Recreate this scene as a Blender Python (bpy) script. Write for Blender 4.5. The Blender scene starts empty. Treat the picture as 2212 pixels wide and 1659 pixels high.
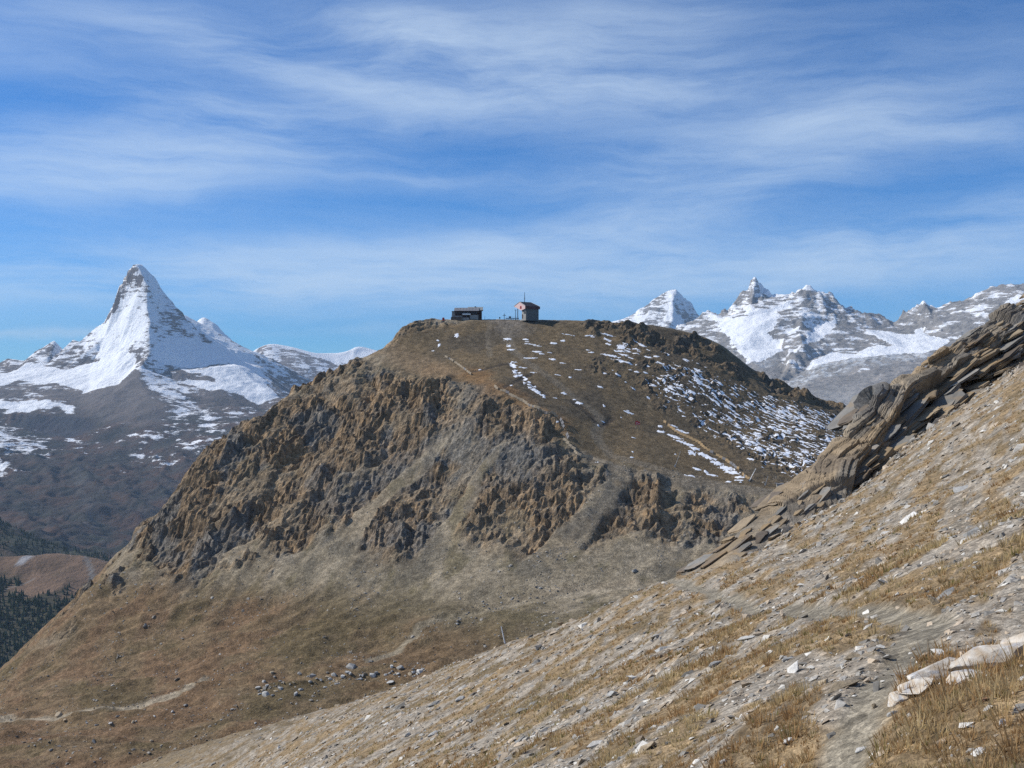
import bpy, bmesh, math, random
import numpy as np
from mathutils import Vector, Matrix, geometry as mgeo

sc = bpy.context.scene
col = sc.collection
rng = np.random.default_rng(7)
random.seed(7)

# ------------------------------------------------------------------ camera
cam_d = bpy.data.cameras.new('camera')
cam_d.sensor_width = 36.0
cam_d.lens = 38.16
cam_d.clip_start = 0.2
cam_d.clip_end = 60000
cam = bpy.data.objects.new('camera', cam_d)
col.objects.link(cam)
cam.location = (0, 0, 0)
cam.rotation_euler = (math.radians(90), 0, 0)
sc.camera = cam

# ------------------------------------------------------------------ sun and sky
SUN_EL, SUN_AZ = 37.0, -79.0          # azimuth measured from the view direction, negative = to the left
sd = Vector((math.sin(math.radians(SUN_AZ)) * math.cos(math.radians(SUN_EL)),
             math.cos(math.radians(SUN_AZ)) * math.cos(math.radians(SUN_EL)),
             math.sin(math.radians(SUN_EL))))
sun_d = bpy.data.lights.new('sun', 'SUN')
sun_d.energy = 5.0
sun_d.angle = math.radians(0.53)
sun_d.color = (1.0, 0.95, 0.87)
sun = bpy.data.objects.new('sun', sun_d)
col.objects.link(sun)
sun.rotation_euler = sd.to_track_quat('Z', 'Y').to_euler()

w = bpy.data.worlds.new('World')
sc.world = w
w.use_nodes = True
wn, wl = w.node_tree.nodes, w.node_tree.links
wn.clear()
w.cycles.sampling_method = 'MANUAL'; w.cycles.sample_map_resolution = 512
def N(t, **k):
    n = wn.new(t)
    for a, b in k.items(): setattr(n, a, b)
    return n
def wmath(op, a, b=None, c=None, clamp=False):
    n = N('ShaderNodeMath', operation=op, use_clamp=clamp)
    for i, s in enumerate((a, b, c)):
        if s is None: continue
        if hasattr(s, 'links'): wl.new(s, n.inputs[i])
        else: n.inputs[i].default_value = s
    return n.outputs[0]
def wramp(v, lo, hi):
    n = N('ShaderNodeMapRange', interpolation_type='SMOOTHSTEP')
    wl.new(v, n.inputs[0]); n.inputs[1].default_value = lo; n.inputs[2].default_value = hi
    return n.outputs[0]
sky = N('ShaderNodeTexSky', sky_type='NISHITA')
sky.sun_disc = False
sky.sun_elevation = math.radians(SUN_EL)
sky.sun_rotation = math.radians(SUN_AZ)
sky.altitude = 2500
sky.air_density = 1.0
sky.dust_density = 0.25
sky.ozone_density = 2.0
tc = N('ShaderNodeTexCoord')
sep = N('ShaderNodeSeparateXYZ'); wl.new(tc.outputs['Generated'], sep.inputs[0])
az_ = wmath('ARCTAN2', sep.outputs[0], sep.outputs[1]); el_ = wmath('ARCSINE', sep.outputs[2])
cmb = N('ShaderNodeCombineXYZ'); wl.new(az_, cmb.inputs[0]); wl.new(el_, cmb.inputs[1])
def wnoise(rot, sx, sy, scale, detail, rough, dist, off=0.0, vec=None):
    mp = N('ShaderNodeMapping'); wl.new(vec or cmb.outputs[0], mp.inputs[0])
    mp.inputs['Rotation'].default_value = (0, 0, math.radians(rot))
    mp.inputs['Scale'].default_value = (sx, sy, 1)
    mp.inputs['Location'].default_value = (off, off * 0.7, off * 1.3)
    n = N('ShaderNodeTexNoise'); wl.new(mp.outputs[0], n.inputs['Vector'])
    n.inputs['Scale'].default_value = scale; n.inputs['Detail'].default_value = detail
    n.inputs['Roughness'].default_value = rough; n.inputs['Distortion'].default_value = dist
    return n
wrp = wnoise(0, 1, 1.6, 4.5, 4, .55, .3, 2.0)
wv = N('ShaderNodeVectorMath', operation='MULTIPLY_ADD'); wl.new(wrp.outputs['Color'], wv.inputs[0]); wv.inputs[1].default_value = (.10, .05, 0)
wl.new(cmb.outputs[0], wv.inputs[2])
ws = N('ShaderNodeVectorMath', operation='SUBTRACT'); wl.new(wv.outputs[0], ws.inputs[0]); ws.inputs[1].default_value = (.05, .025, 0)
wsep = N('ShaderNodeSeparateXYZ'); wl.new(ws.outputs[0], wsep.inputs[0])
def bank(px, py, rx, ry, rot, amt):
    a0 = math.atan((px - 1106) / 2345); e0 = math.atan((829.5 - py) / 2345 * math.cos(a0))
    dx = wmath('SUBTRACT', wsep.outputs[0], a0); dy = wmath('SUBTRACT', wsep.outputs[1], e0)
    c_, s_ = math.cos(math.radians(rot)), math.sin(math.radians(rot))
    u = wmath('MULTIPLY', wmath('ADD', wmath('MULTIPLY', dx, c_), wmath('MULTIPLY', dy, s_)), 2345.0 / rx)
    v = wmath('MULTIPLY', wmath('SUBTRACT', wmath('MULTIPLY', dy, c_), wmath('MULTIPLY', dx, s_)), 2345.0 / ry)
    r2 = wmath('ADD', wmath('MULTIPLY', u, u), wmath('MULTIPLY', v, v))
    return wmath('MULTIPLY', wmath('EXPONENT', wmath('MULTIPLY', r2, -1.0)), amt)
banks = None
for b_ in [(200,350,420,70,6,.85),(480,250,240,45,-6,.45),(900,85,170,45,-4,.55),(1050,150,480,85,0,.6),(620,150,330,40,-14,.45),(1350,70,260,70,12,.3),(1200,210,420,45,4,.4),
           (1650,310,420,85,10,.55),(1900,270,220,50,0,.25),(1560,430,420,32,12,.3),(1100,520,520,38,6,.5),(500,590,900,65,2,.66),(1500,580,900,60,3,.58),(2050,520,360,50,6,.48),(900,640,1000,40,1,.42),(60,60,420,80,8,.18),(950,378,160,12,0,.22),(2100,310,280,30,-10,.22),
           (80,727,190,7,2,.55),(650,718,160,8,2,.30)]:
    q_ = bank(*b_); banks = q_ if banks is None else wmath('ADD', banks, q_)
# the rest of the sky carries the same thin cloud
elsewhere = wramp(wmath('ABSOLUTE', az_), .55, .85)
gen = wmath('MULTIPLY', wramp(wnoise(0, 1, 2.2, 3.2, 3, .5, .4, 7.0).outputs[0], .42, .66), .55)
hi_ = wramp(el_, .42, .62)
wgt = wmath('MAXIMUM', elsewhere, hi_)
banks = wmath('ADD', wmath('MULTIPLY', banks, wmath('SUBTRACT', 1.0, wgt)), wmath('MULTIPLY', gen, wgt))
streak = wnoise(-9, .36, 2.4, 8.5, 9, .66, .25, 4.0, ws.outputs[0]).outputs[0]
fine = wnoise(-20, .4, 3.4, 17.0, 8, .68, .3, 9.0, ws.outputs[0]).outputs[0]
tex = wmath('ADD', wmath('MULTIPLY', wramp(streak, .28, .72), .85), wmath('MULTIPLY', wramp(fine, .3, .75), .42))
mask = wmath('MULTIPLY', banks, wmath('ADD', tex, .12))
mask = wmath('ADD', mask, wmath('MULTIPLY', wramp(streak, .28, .75), .13))
mask = wmath('MULTIPLY', wmath('SUBTRACT', 1.0, wmath('EXPONENT', wmath('MULTIPLY', mask, -1.25))), .86)
tint = N('ShaderNodeMix', data_type='RGBA', blend_type='MULTIPLY'); tint.inputs[0].default_value = 1.0
wl.new(sky.outputs[0], tint.inputs[6]); tint.inputs[7].default_value = (.20, .63, 1.06, 1)
mixc = N('ShaderNodeMix', data_type='RGBA')
wl.new(mask, mixc.inputs[0]); wl.new(tint.outputs[2], mixc.inputs[6])
mixc.inputs[7].default_value = (5.8, 7.0, 8.3, 1)
bg = N('ShaderNodeBackground'); bg.inputs[1].default_value = 0.12
wl.new(mixc.outputs[2], bg.inputs[0])
wo = N('ShaderNodeOutputWorld'); wl.new(bg.outputs[0], wo.inputs[0])

sc.view_settings.view_transform = 'Standard'
sc.view_settings.look = 'None'
sc.view_settings.exposure = 0.0
sc.view_settings.gamma = 1.0
sc.view_settings.use_curve_mapping = False
sc.render.engine = 'CYCLES'
sc.cycles.use_denoising = False
sc.cycles.max_bounces = 4
sc.cycles.diffuse_bounces = 2
sc.cycles.volume_bounces = 0

# ------------------------------------------------------------------ helpers
FX = 2345.0
def P(px, py, d):
    """a point of the place from its bearing (photograph 2212 wide) and its distance in metres"""
    return ((px - 1106.0) / FX * d, d, (829.5 - py) / FX * d)
_pr = np.random.default_rng(3)
PERM = np.concatenate([_pr.permutation(512)] * 2).astype(np.int64)
ANG = _pr.random(512) * 2 * np.pi
GX, GY = np.cos(ANG), np.sin(ANG)
G3 = _pr.normal(size=(512, 3)); G3 /= np.linalg.norm(G3, axis=1)[:, None]
def perlin(x, y, seed=0):
    x = np.asarray(x, float) + seed * 17.37; y = np.asarray(y, float) - seed * 9.11
    xi = np.floor(x).astype(np.int64); yi = np.floor(y).astype(np.int64)
    fx, fy = x - xi, y - yi
    u = fx * fx * fx * (fx * (fx * 6 - 15) + 10); v = fy * fy * fy * (fy * (fy * 6 - 15) + 10)
    def g(a, b, dx, dy):
        h = PERM[(PERM[(xi + a) & 511] + yi + b) & 511]
        return GX[h] * dx + GY[h] * dy
    n0 = g(0, 0, fx, fy); n1 = g(1, 0, fx - 1, fy); n2 = g(0, 1, fx, fy - 1); n3 = g(1, 1, fx - 1, fy - 1)
    a = n0 + u * (n1 - n0); b = n2 + u * (n3 - n2)
    return (a + v * (b - a)) * 1.5
def perlin3(x, y, z, seed=0):
    x = np.asarray(x, float) + seed * 7.7; y = np.asarray(y, float); z = np.asarray(z, float)
    xi, yi, zi = (np.floor(q).astype(np.int64) for q in (x, y, z))
    f = [x - xi, y - yi, z - zi]
    u, v, t = (q * q * q * (q * (q * 6 - 15) + 10) for q in f)
    def g(a, b, c):
        h = PERM[(PERM[(PERM[(xi + a) & 511] + yi + b) & 511] + zi + c) & 511]
        return G3[h, 0] * (f[0] - a) + G3[h, 1] * (f[1] - b) + G3[h, 2] * (f[2] - c)
    def L(a, b, k): return a + k * (b - a)
    r = L(L(L(g(0,0,0), g(1,0,0), u), L(g(0,1,0), g(1,1,0), u), v), L(L(g(0,0,1), g(1,0,1), u), L(g(0,1,1), g(1,1,1), u), v), t)
    return r * 1.5
def fbm(x, y, o=5, gain=0.5, seed=0, lac=2.03):
    r = 0; a = 1.0
    for i in range(o):
        r = r + a * perlin(x, y, seed + i * 3); x = x * lac; y = y * lac; a *= gain
    return r
def ridged(x, y, o=5, gain=0.5, seed=0, lac=2.03):
    r = 0; a = 1.0; s = 0; prev = 1.0
    for i in range(o):
        n = 1 - np.abs(perlin(x, y, seed + i * 3)) * 1.6
        n = np.clip(n, 0, 1) ** 2
        r = r + a * n * prev; prev = np.clip(n * 1.3, 0, 1); s += a
        x = x * lac; y = y * lac; a *= gain
    return r / s
def cells(x, y, seed=0):
    """jittered cells: random value of the nearest cell, its tilt and the distance to its border"""
    xi = np.floor(x).astype(np.int64); yi = np.floor(y).astype(np.int64)
    b1 = np.full(x.shape, 9.0); b2 = b1.copy(); val = np.zeros(x.shape); tx = val.copy(); ty = val.copy()
    for a in (-1, 0, 1):
        for b in (-1, 0, 1):
            h = PERM[(PERM[(xi + a + seed * 31) & 511] + yi + b) & 511]; h2 = PERM[(h + 71) & 511]
            dx = x - (xi + a + .5 + .42 * GX[h]); dy = y - (yi + b + .5 + .42 * GY[h]); d = dx * dx + dy * dy
            n = d < b1
            b2 = np.where(n, b1, np.minimum(b2, d)); b1 = np.where(n, d, b1)
            val = np.where(n, h2 / 511.0, val); tx = np.where(n, dx, tx); ty = np.where(n, dy, ty)
            
    return val, tx * GX[(val * 511).astype(int)] + ty * GY[(val * 511).astype(int)], np.sqrt(b2) - np.sqrt(b1)
def ss(a, b, x):
    t = np.clip((np.asarray(x, float) - a) / (b - a), 0, 1)
    return t * t * (3 - 2 * t)
def mix(a, b, t): return a + (b - a) * t
def cmix(c, rgb, t):
    t = np.asarray(t)[..., None]
    return c + (np.asarray(rgb, float) - c) * t
def blur(a, r):
    for ax in (0, 1):
        if r < 1: break
        for _ in range(3):
            p = np.concatenate([np.repeat(a.take([0], ax), r + 1, ax), a, np.repeat(a.take([-1], ax), r, ax)], ax)
            c = np.cumsum(p, ax); n = a.shape[ax]
            a = (c.take(range(2 * r + 1, 2 * r + 1 + n), ax) - c.take(range(0, n), ax)) / (2 * r + 1)
    return a
class HF:
    """regular grid heightfield"""
    def __init__(s, x0, x1, y0, y1, step):
        s.x0, s.y0, s.step = x0, y0, step
        s.nx = int(round((x1 - x0) / step)) + 1; s.ny = int(round((y1 - y0) / step)) + 1
        s.X, s.Y = np.meshgrid(x0 + np.arange(s.nx) * step, y0 + np.arange(s.ny) * step)
        s.Z = np.zeros_like(s.X)
    def tin(s, pts, edges=()):
        co, eo, fo, *_ = mgeo.delaunay_2d_cdt([Vector((p[0], p[1])) for p in pts], list(edges), [], 0, 0.001)
        zs = np.array([p[2] for p in pts]); pxy = np.array([(p[0], p[1]) for p in pts])
        cz = []
        for c in co:
            d = (pxy[:, 0] - c.x) ** 2 + (pxy[:, 1] - c.y) ** 2
            k = int(np.argmin(d))
            if d[k] < 1: cz.append(zs[k])
            else:
                j = np.argsort(d)[:2]; w_ = 1 / np.sqrt(d[j]); cz.append(float((zs[j] * w_).sum() / w_.sum()))
        Z = np.full(s.X.shape, np.nan)
        for f in fo:
            a, b, c = (co[i] for i in f); za, zb, zc = (cz[i] for i in f)
            i0 = max(0, int((min(a.x, b.x, c.x) - s.x0) / s.step) - 1); i1 = min(s.nx, int((max(a.x, b.x, c.x) - s.x0) / s.step) + 2)
            j0 = max(0, int((min(a.y, b.y, c.y) - s.y0) / s.step) - 1); j1 = min(s.ny, int((max(a.y, b.y, c.y) - s.y0) / s.step) + 2)
            if i1 <= i0 or j1 <= j0: continue
            X, Y = s.X[j0:j1, i0:i1], s.Y[j0:j1, i0:i1]
            den = (b.y - c.y) * (a.x - c.x) + (c.x - b.x) * (a.y - c.y)
            if abs(den) < 1e-9: continue
            l0 = ((b.y - c.y) * (X - c.x) + (c.x - b.x) * (Y - c.y)) / den
            l1 = ((c.y - a.y) * (X - c.x) + (a.x - c.x) * (Y - c.y)) / den
            l2 = 1 - l0 - l1
            m = (l0 >= -1e-6) & (l1 >= -1e-6) & (l2 >= -1e-6)
            Z[j0:j1, i0:i1][m] = (l0 * za + l1 * zb + l2 * zc)[m]
        s.inside = ~np.isnan(Z)
        s.Z = np.where(s.inside, Z, np.nanmin(Z))
    def slope(s):
        gy, gx = np.gradient(s.Z, s.step)
        return gx, gy
    def at(s, x, y, A=None):
        A = s.Z if A is None else A
        fx = np.clip((np.asarray(x, float) - s.x0) / s.step, 0, s.nx - 1.001); fy = np.clip((np.asarray(y, float) - s.y0) / s.step, 0, s.ny - 1.001)
        i = fx.astype(int); j = fy.astype(int); u = fx - i; v = fy - j
        return (A[j, i] * (1 - u) + A[j, i + 1] * u) * (1 - v) + (A[j + 1, i] * (1 - u) + A[j + 1, i + 1] * u) * v
    def ray(s, px, py, d0, d1, n=3000):
        """where the bearing (px, py) meets the ground"""
        d = np.linspace(d0, d1, n)
        x = (px - 1106) / FX * d; z = (829.5 - py) / FX * d
        h = s.at(x, d) - z
        k = np.nonzero(h > 0)[0]
        k = k[0] if len(k) else int(np.argmax(h))
        return float(x[k]), float(d[k]), float(s.at(x[k], d[k]))
def inpoly(X, Y, poly):
    r = np.zeros(X.shape, bool); n = len(poly)
    for i in range(n):
        x0, y0 = poly[i]; x1, y1 = poly[(i + 1) % n]
        c = ((y0 > Y) != (y1 > Y)) & (X < (x1 - x0) * (Y - y0) / ((y1 - y0) + 1e-12) + x0)
        r ^= c
    return r
def linedist(X, Y, pts):
    best = np.full(X.shape, 1e9)
    for (x0, y0), (x1, y1) in zip(pts[:-1], pts[1:]):
        dx, dy = x1 - x0, y1 - y0; L = dx * dx + dy * dy + 1e-9
        t = np.clip(((X - x0) * dx + (Y - y0) * dy) / L, 0, 1)
        best = np.minimum(best, np.hypot(X - x0 - t * dx, Y - y0 - t * dy))
    return best

def raw_mesh(name, V, F, mat, colors=None, smooth=True, parent=None, extra=None):
    """V (n,3); F (m,3) or (m,4) index array"""
    V = np.ascontiguousarray(V, np.float32); F = np.ascontiguousarray(F, np.int32)
    me = bpy.data.meshes.new(name)
    m, k = F.shape
    me.vertices.add(len(V)); me.vertices.foreach_set('co', V.ravel())
    me.loops.add(m * k); me.loops.foreach_set('vertex_index', F.ravel())
    me.polygons.add(m); me.polygons.foreach_set('loop_start', np.arange(0, m * k, k, dtype=np.int32))
    me.polygons.foreach_set('loop_total', np.full(m, k, np.int32))
    me.polygons.foreach_set('use_smooth', np.full(m, smooth))
    if colors is not None:
        a = me.attributes.new('base', 'FLOAT_COLOR', 'POINT')
        c = np.ones((len(V), 4), np.float32); c[:, :3] = np.clip(colors.reshape(-1, 3), 0, 1)
        a.data.foreach_set('color', c.ravel())
    for k_, v_ in (extra or {}).items():
        a = me.attributes.new(k_, 'FLOAT', 'POINT'); a.data.foreach_set('value', np.ascontiguousarray(v_, np.float32).ravel())
    me.update(calc_edges=True)
    me.materials.append(mat)
    o = bpy.data.objects.new(name, me); col.objects.link(o)
    if parent is not None: o.parent = parent
    return o
def grid_faces(ny, nx, keep=None):
    idx = np.arange(ny * nx).reshape(ny, nx)
    F = np.stack([idx[:-1, :-1], idx[:-1, 1:], idx[1:, 1:], idx[1:, :-1]], -1).reshape(-1, 4)
    if keep is not None: F = F[keep.reshape(-1)]
    return F
def grid_mesh(name, X, Y, Z, colors, mat, keep=None, extra=None):
    F = grid_faces(*X.shape, keep=keep)
    V = np.stack([X, Y, Z], -1).reshape(-1, 3)
    if keep is not None:
        u, inv = np.unique(F, return_inverse=True)
        V = V[u]; F = inv.reshape(-1, 4); colors = colors.reshape(-1, 3)[u]
        extra = {k: np.asarray(v).reshape(-1)[u] for k, v in (extra or {}).items()}
    return raw_mesh(name, V, F, mat, colors, extra=extra)
def structure(o): o['kind'] = 'structure'; return o
def stuff(o, label=None, cat=None):
    o['kind'] = 'stuff'
    if label: o['label'] = label; o['category'] = cat
    return o
def tag(o, label, cat, group=None):
    o['label'] = label; o['category'] = cat
    if group: o['group'] = group
    return o
def empty(name, loc, rz=0.0):
    o = bpy.data.objects.new(name, None); col.objects.link(o)
    o.location = loc; o.rotation_euler = (0, 0, rz); o.empty_display_size = 0.5
    return o

# ------------------------------------------------------------------ materials
def mat_base(name, rough=0.95, spec=0.15):
    m = bpy.data.materials.new(name); m.use_nodes = True
    b = m.node_tree.nodes['Principled BSDF']
    b.inputs['Roughness'].default_value = rough
    b.inputs['Specular IOR Level'].default_value = spec
    return m, m.node_tree.nodes, m.node_tree.links, b
def ground_mat(name, s1, s2, amt=0.35, bump=0.3, bdist=0.3, rough=0.95, stretch=(1, 1, 1), spec=0.15):
    """vertex base colour (what the ground is made of) broken up by two noises and a bump"""
    m, n, l, b = mat_base(name, rough, spec)
    at = n.new('ShaderNodeAttribute'); at.attribute_name = 'base'
    geo = n.new('ShaderNodeNewGeometry')
    mp = n.new('ShaderNodeMapping'); mp.inputs['Scale'].default_value = stretch
    l.new(geo.outputs['Position'], mp.inputs[0])
    def noise(s, d, r=0.6):
        t = n.new('ShaderNodeTexNoise'); t.inputs['Scale'].default_value = s
        t.inputs['Detail'].default_value = d; t.inputs['Roughness'].default_value = r
        l.new(mp.outputs[0], t.inputs['Vector']); return t.outputs[0]
    n1, n2 = noise(s1, 4), noise(s2, 6, 0.7)
    mr = n.new('ShaderNodeMapRange'); l.new(n1, mr.inputs[0])
    mr.inputs[1].default_value = 0.3; mr.inputs[2].default_value = 0.7; mr.inputs[3].default_value = 1 - amt; mr.inputs[4].default_value = 1 + amt
    mr2 = n.new('ShaderNodeMapRange'); l.new(n2, mr2.inputs[0])
    mr2.inputs[1].default_value = 0.3; mr2.inputs[2].default_value = 0.7; mr2.inputs[3].default_value = 1 - amt; mr2.inputs[4].default_value = 1 + amt
    mu = n.new('ShaderNodeMath'); mu.operation = 'MULTIPLY'; l.new(mr.outputs[0], mu.inputs[0]); l.new(mr2.outputs[0], mu.inputs[1])
    vm = n.new('ShaderNodeVectorMath'); vm.operation = 'SCALE'
    l.new(at.outputs['Color'], vm.inputs[0]); l.new(mu.outputs[0], vm.inputs['Scale'])
    l.new(vm.outputs[0], b.inputs['Base Color'])
    bp = n.new('ShaderNodeBump'); bp.inputs['Strength'].default_value = bump; bp.inputs['Distance'].default_value = bdist
    l.new(n2, bp.inputs['Height']); l.new(bp.outputs[0], b.inputs['Normal'])
    return m
def paint(name, rgb, rough=0.7, var=0.15, scale=2.0, metal=0.0, bump=0.0):
    """plain material with a little wear"""
    m, n, l, b = mat_base(name, rough, 0.3)
    b.inputs['Metallic'].default_value = metal
    tcn = n.new('ShaderNodeTexCoord')
    t = n.new('ShaderNodeTexNoise'); t.inputs['Scale'].default_value = scale; t.inputs['Detail'].default_value = 5
    l.new(tcn.outputs['Object'], t.inputs['Vector'])
    r = n.new('ShaderNodeValToRGB'); l.new(t.outputs[0], r.inputs[0])
    r.color_ramp.elements[0].position = 0.3; r.color_ramp.elements[1].position = 0.7
    r.color_ramp.elements[0].color = tuple(c * (1 - var) for c in rgb) + (1,)
    r.color_ramp.elements[1].color = tuple(min(1, c * (1 + var)) for c in rgb) + (1,)
    l.new(r.outputs[0], b.inputs['Base Color'])
    if bump:
        bp = n.new('ShaderNodeBump'); bp.inputs['Strength'].default_value = bump; bp.inputs['Distance'].default_value = 0.05
        l.new(t.outputs[0], bp.inputs['Height']); l.new(bp.outputs[0], b.inputs['Normal'])
    return m
def mountain_mat():
    m = ground_mat('mountain_surface', 0.006, 0.03, 0.16, 0.8, 22)
    n, l = m.node_tree.nodes, m.node_tree.links
    b = n['Principled BSDF']
    rockcol = b.inputs['Base Color'].links[0].from_socket
    at = n.new('ShaderNodeAttribute'); at.attribute_name = 'snow'
    geo = n.new('ShaderNodeNewGeometry')
    mp = n.new('ShaderNodeMapping'); mp.inputs['Scale'].default_value = (.65, .65, 2.7); l.new(geo.outputs['Position'], mp.inputs[0])
    t = n.new('ShaderNodeTexNoise'); t.inputs['Scale'].default_value = .011; t.inputs['Detail'].default_value = 8; t.inputs['Roughness'].default_value = .68
    l.new(mp.outputs[0], t.inputs['Vector'])
    ma = n.new('ShaderNodeMath'); ma.operation = 'MULTIPLY_ADD'; l.new(t.outputs[0], ma.inputs[0]); ma.inputs[1].default_value = 2.4; ma.inputs[2].default_value = -1.2
    ad = n.new('ShaderNodeMath'); ad.operation = 'ADD'; l.new(ma.outputs[0], ad.inputs[0]); l.new(at.outputs['Fac'], ad.inputs[1])
    mr = n.new('ShaderNodeMapRange'); mr.interpolation_type = 'SMOOTHSTEP'; l.new(ad.outputs[0], mr.inputs[0]); mr.inputs[1].default_value = .38; mr.inputs[2].default_value = .62
    g = n.new('ShaderNodeMath'); g.operation = 'GREATER_THAN'; l.new(at.outputs['Fac'], g.inputs[0]); g.inputs[1].default_value = .01
    mu = n.new('ShaderNodeMath'); mu.operation = 'MULTIPLY'; l.new(mr.outputs[0], mu.inputs[0]); l.new(g.outputs[0], mu.inputs[1])
    mx = n.new('ShaderNodeMix'); mx.data_type = 'RGBA'; l.new(mu.outputs[0], mx.inputs[0]); l.new(rockcol, mx.inputs[6]); mx.inputs[7].default_value = (.86, .88, .91, 1)
    l.new(mx.outputs[2], b.inputs['Base Color'])
    return m
M_MOUNT = mountain_mat()
M_HILL = ground_mat('hill_surface', 0.22, 1.0, 0.30, 0.9, 1.1)
def crag(m):
    """bare rock carries upright joints: a noise drawn out along z, in colour and relief"""
    n, l = m.node_tree.nodes, m.node_tree.links; b = n['Principled BSDF']
    colr = b.inputs['Base Color'].links[0].from_socket; nor = b.inputs['Normal'].links[0].from_socket
    at = n.new('ShaderNodeAttribute'); at.attribute_name = 'rock'; geo = n.new('ShaderNodeNewGeometry')
    mp = n.new('ShaderNodeMapping'); mp.inputs['Scale'].default_value = (1, 1, .32); l.new(geo.outputs['Position'], mp.inputs[0])
    t = n.new('ShaderNodeTexNoise'); t.inputs['Scale'].default_value = .42; t.inputs['Detail'].default_value = 6; t.inputs['Roughness'].default_value = .7; l.new(mp.outputs[0], t.inputs['Vector'])
    mr = n.new('ShaderNodeMapRange'); l.new(t.outputs[0], mr.inputs[0]); mr.inputs[1].default_value = .33; mr.inputs[2].default_value = .66; mr.inputs[3].default_value = .5; mr.inputs[4].default_value = 1.45
    sel = n.new('ShaderNodeMix'); sel.data_type = 'FLOAT'; l.new(at.outputs['Fac'], sel.inputs[0]); sel.inputs[2].default_value = 1.0; l.new(mr.outputs[0], sel.inputs[3])
    vm = n.new('ShaderNodeVectorMath'); vm.operation = 'SCALE'; l.new(colr, vm.inputs[0]); l.new(sel.outputs[0], vm.inputs['Scale']); l.new(vm.outputs[0], b.inputs['Base Color'])
    bp = n.new('ShaderNodeBump'); bp.inputs['Distance'].default_value = 1.6; l.new(at.outputs['Fac'], bp.inputs['Strength']); l.new(t.outputs[0], bp.inputs['Height']); l.new(nor, bp.inputs['Normal']); l.new(bp.outputs[0], b.inputs['Normal'])
crag(M_HILL)
def pebbly(m, scales, lo, hi):
    """stone-by-stone tone: random cells of a few sizes"""
    n, l = m.node_tree.nodes, m.node_tree.links; b = n['Principled BSDF']; geo = n.new('ShaderNodeNewGeometry')
    for sc_ in scales:
        colr = b.inputs['Base Color'].links[0].from_socket
        v = n.new('ShaderNodeTexVoronoi'); v.inputs['Scale'].default_value = sc_; l.new(geo.outputs['Position'], v.inputs['Vector'])
        s = n.new('ShaderNodeSeparateColor'); l.new(v.outputs['Color'], s.inputs[0])
        mr = n.new('ShaderNodeMapRange'); l.new(s.outputs[0], mr.inputs[0]); mr.inputs[3].default_value = lo; mr.inputs[4].default_value = hi
        vm = n.new('ShaderNodeVectorMath'); vm.operation = 'SCALE'; l.new(colr, vm.inputs[0]); l.new(mr.outputs[0], vm.inputs['Scale']); l.new(vm.outputs[0], b.inputs['Base Color'])
    return m
M_NEAR = pebbly(ground_mat('near_ground', 1.3, 9.0, 0.25, 0.9, 0.05), (5.0, 17.0, 55.0), .72, 1.30)
pebbly(M_HILL, (.55, 1.3), .8, 1.22)
M_ROCK = ground_mat('layered_rock', 0.35, 2.2, 0.3, 0.9, 0.18)
M_STONE = ground_mat('stone', 3.0, 20.0, 0.2, 0.5, 0.02)
M_SNOW = ground_mat('snow', 0.5, 3.0, 0.03, 0.3, 0.1, 0.6)
# ------------------------------------------------------------------ far mountains to the left
def z1(x, y, d): return P(x * .3214, 537.2 + y * .3214, d)
def z5(x, y, d): return P(x * .2857, 711 + y * .2857, d)
def z2(x, y, d): return P(1343 + x * .2143, 584.6 + y * .2143, d)
def z3(x, y, d): return P(1738 + x * .2143, 584.6 + y * .2143, d)
def chain(start, n): return [(start + i, start + i + 1) for i in range(n - 1)]

LP = []; LE = []
def addchain(c, pts, P_, E_):
    E_ += chain(len(P_), len(pts)); P_ += [c(*p) for p in pts]
hornli = [(905,105,12570),(940,150,12500),(965,200,12420),(1000,250,12340),(990,330,12260),(990,400,12160),(1012,490,12010),(1000,570,11870),(1000,700,11600),(985,725,11480),(938,800,11230),(935,850,11080),(960,930,10830),(1000,990,10640),(1120,1060,10340),(1140,1150,10130)]
addchain(z1, hornli, LP, LE)
addchain(z1, [(885,110,12590),(857,150,12600),(850,235,12600),(792,268,12640),(778,335,12660),(700,490,12730),(620,550,12800),(585,630,12850),(545,640,12950),(490,612,12980),(440,690,12990),(365,618,12990),(335,690,13000),(290,662,13000),(240,685,13000),(190,730,13000),(160,752,13000),(50,740,13000),(0,768,13000),(-150,760,13000),(-400,800,13000)], LP, LE)
addchain(z1, [(958,110,12640),(1050,200,12700),(1085,270,12760),(1130,350,12850),(1180,420,12930),(1250,450,13050),(1310,492,13150),(1440,548,13150),(1570,624,13100),(1690,704,13000),(1775,795,12900),(1860,880,12800),(1950,950,12700),(2060,1020,12600),(2300,1100,12500)], LP, LE)
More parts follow.
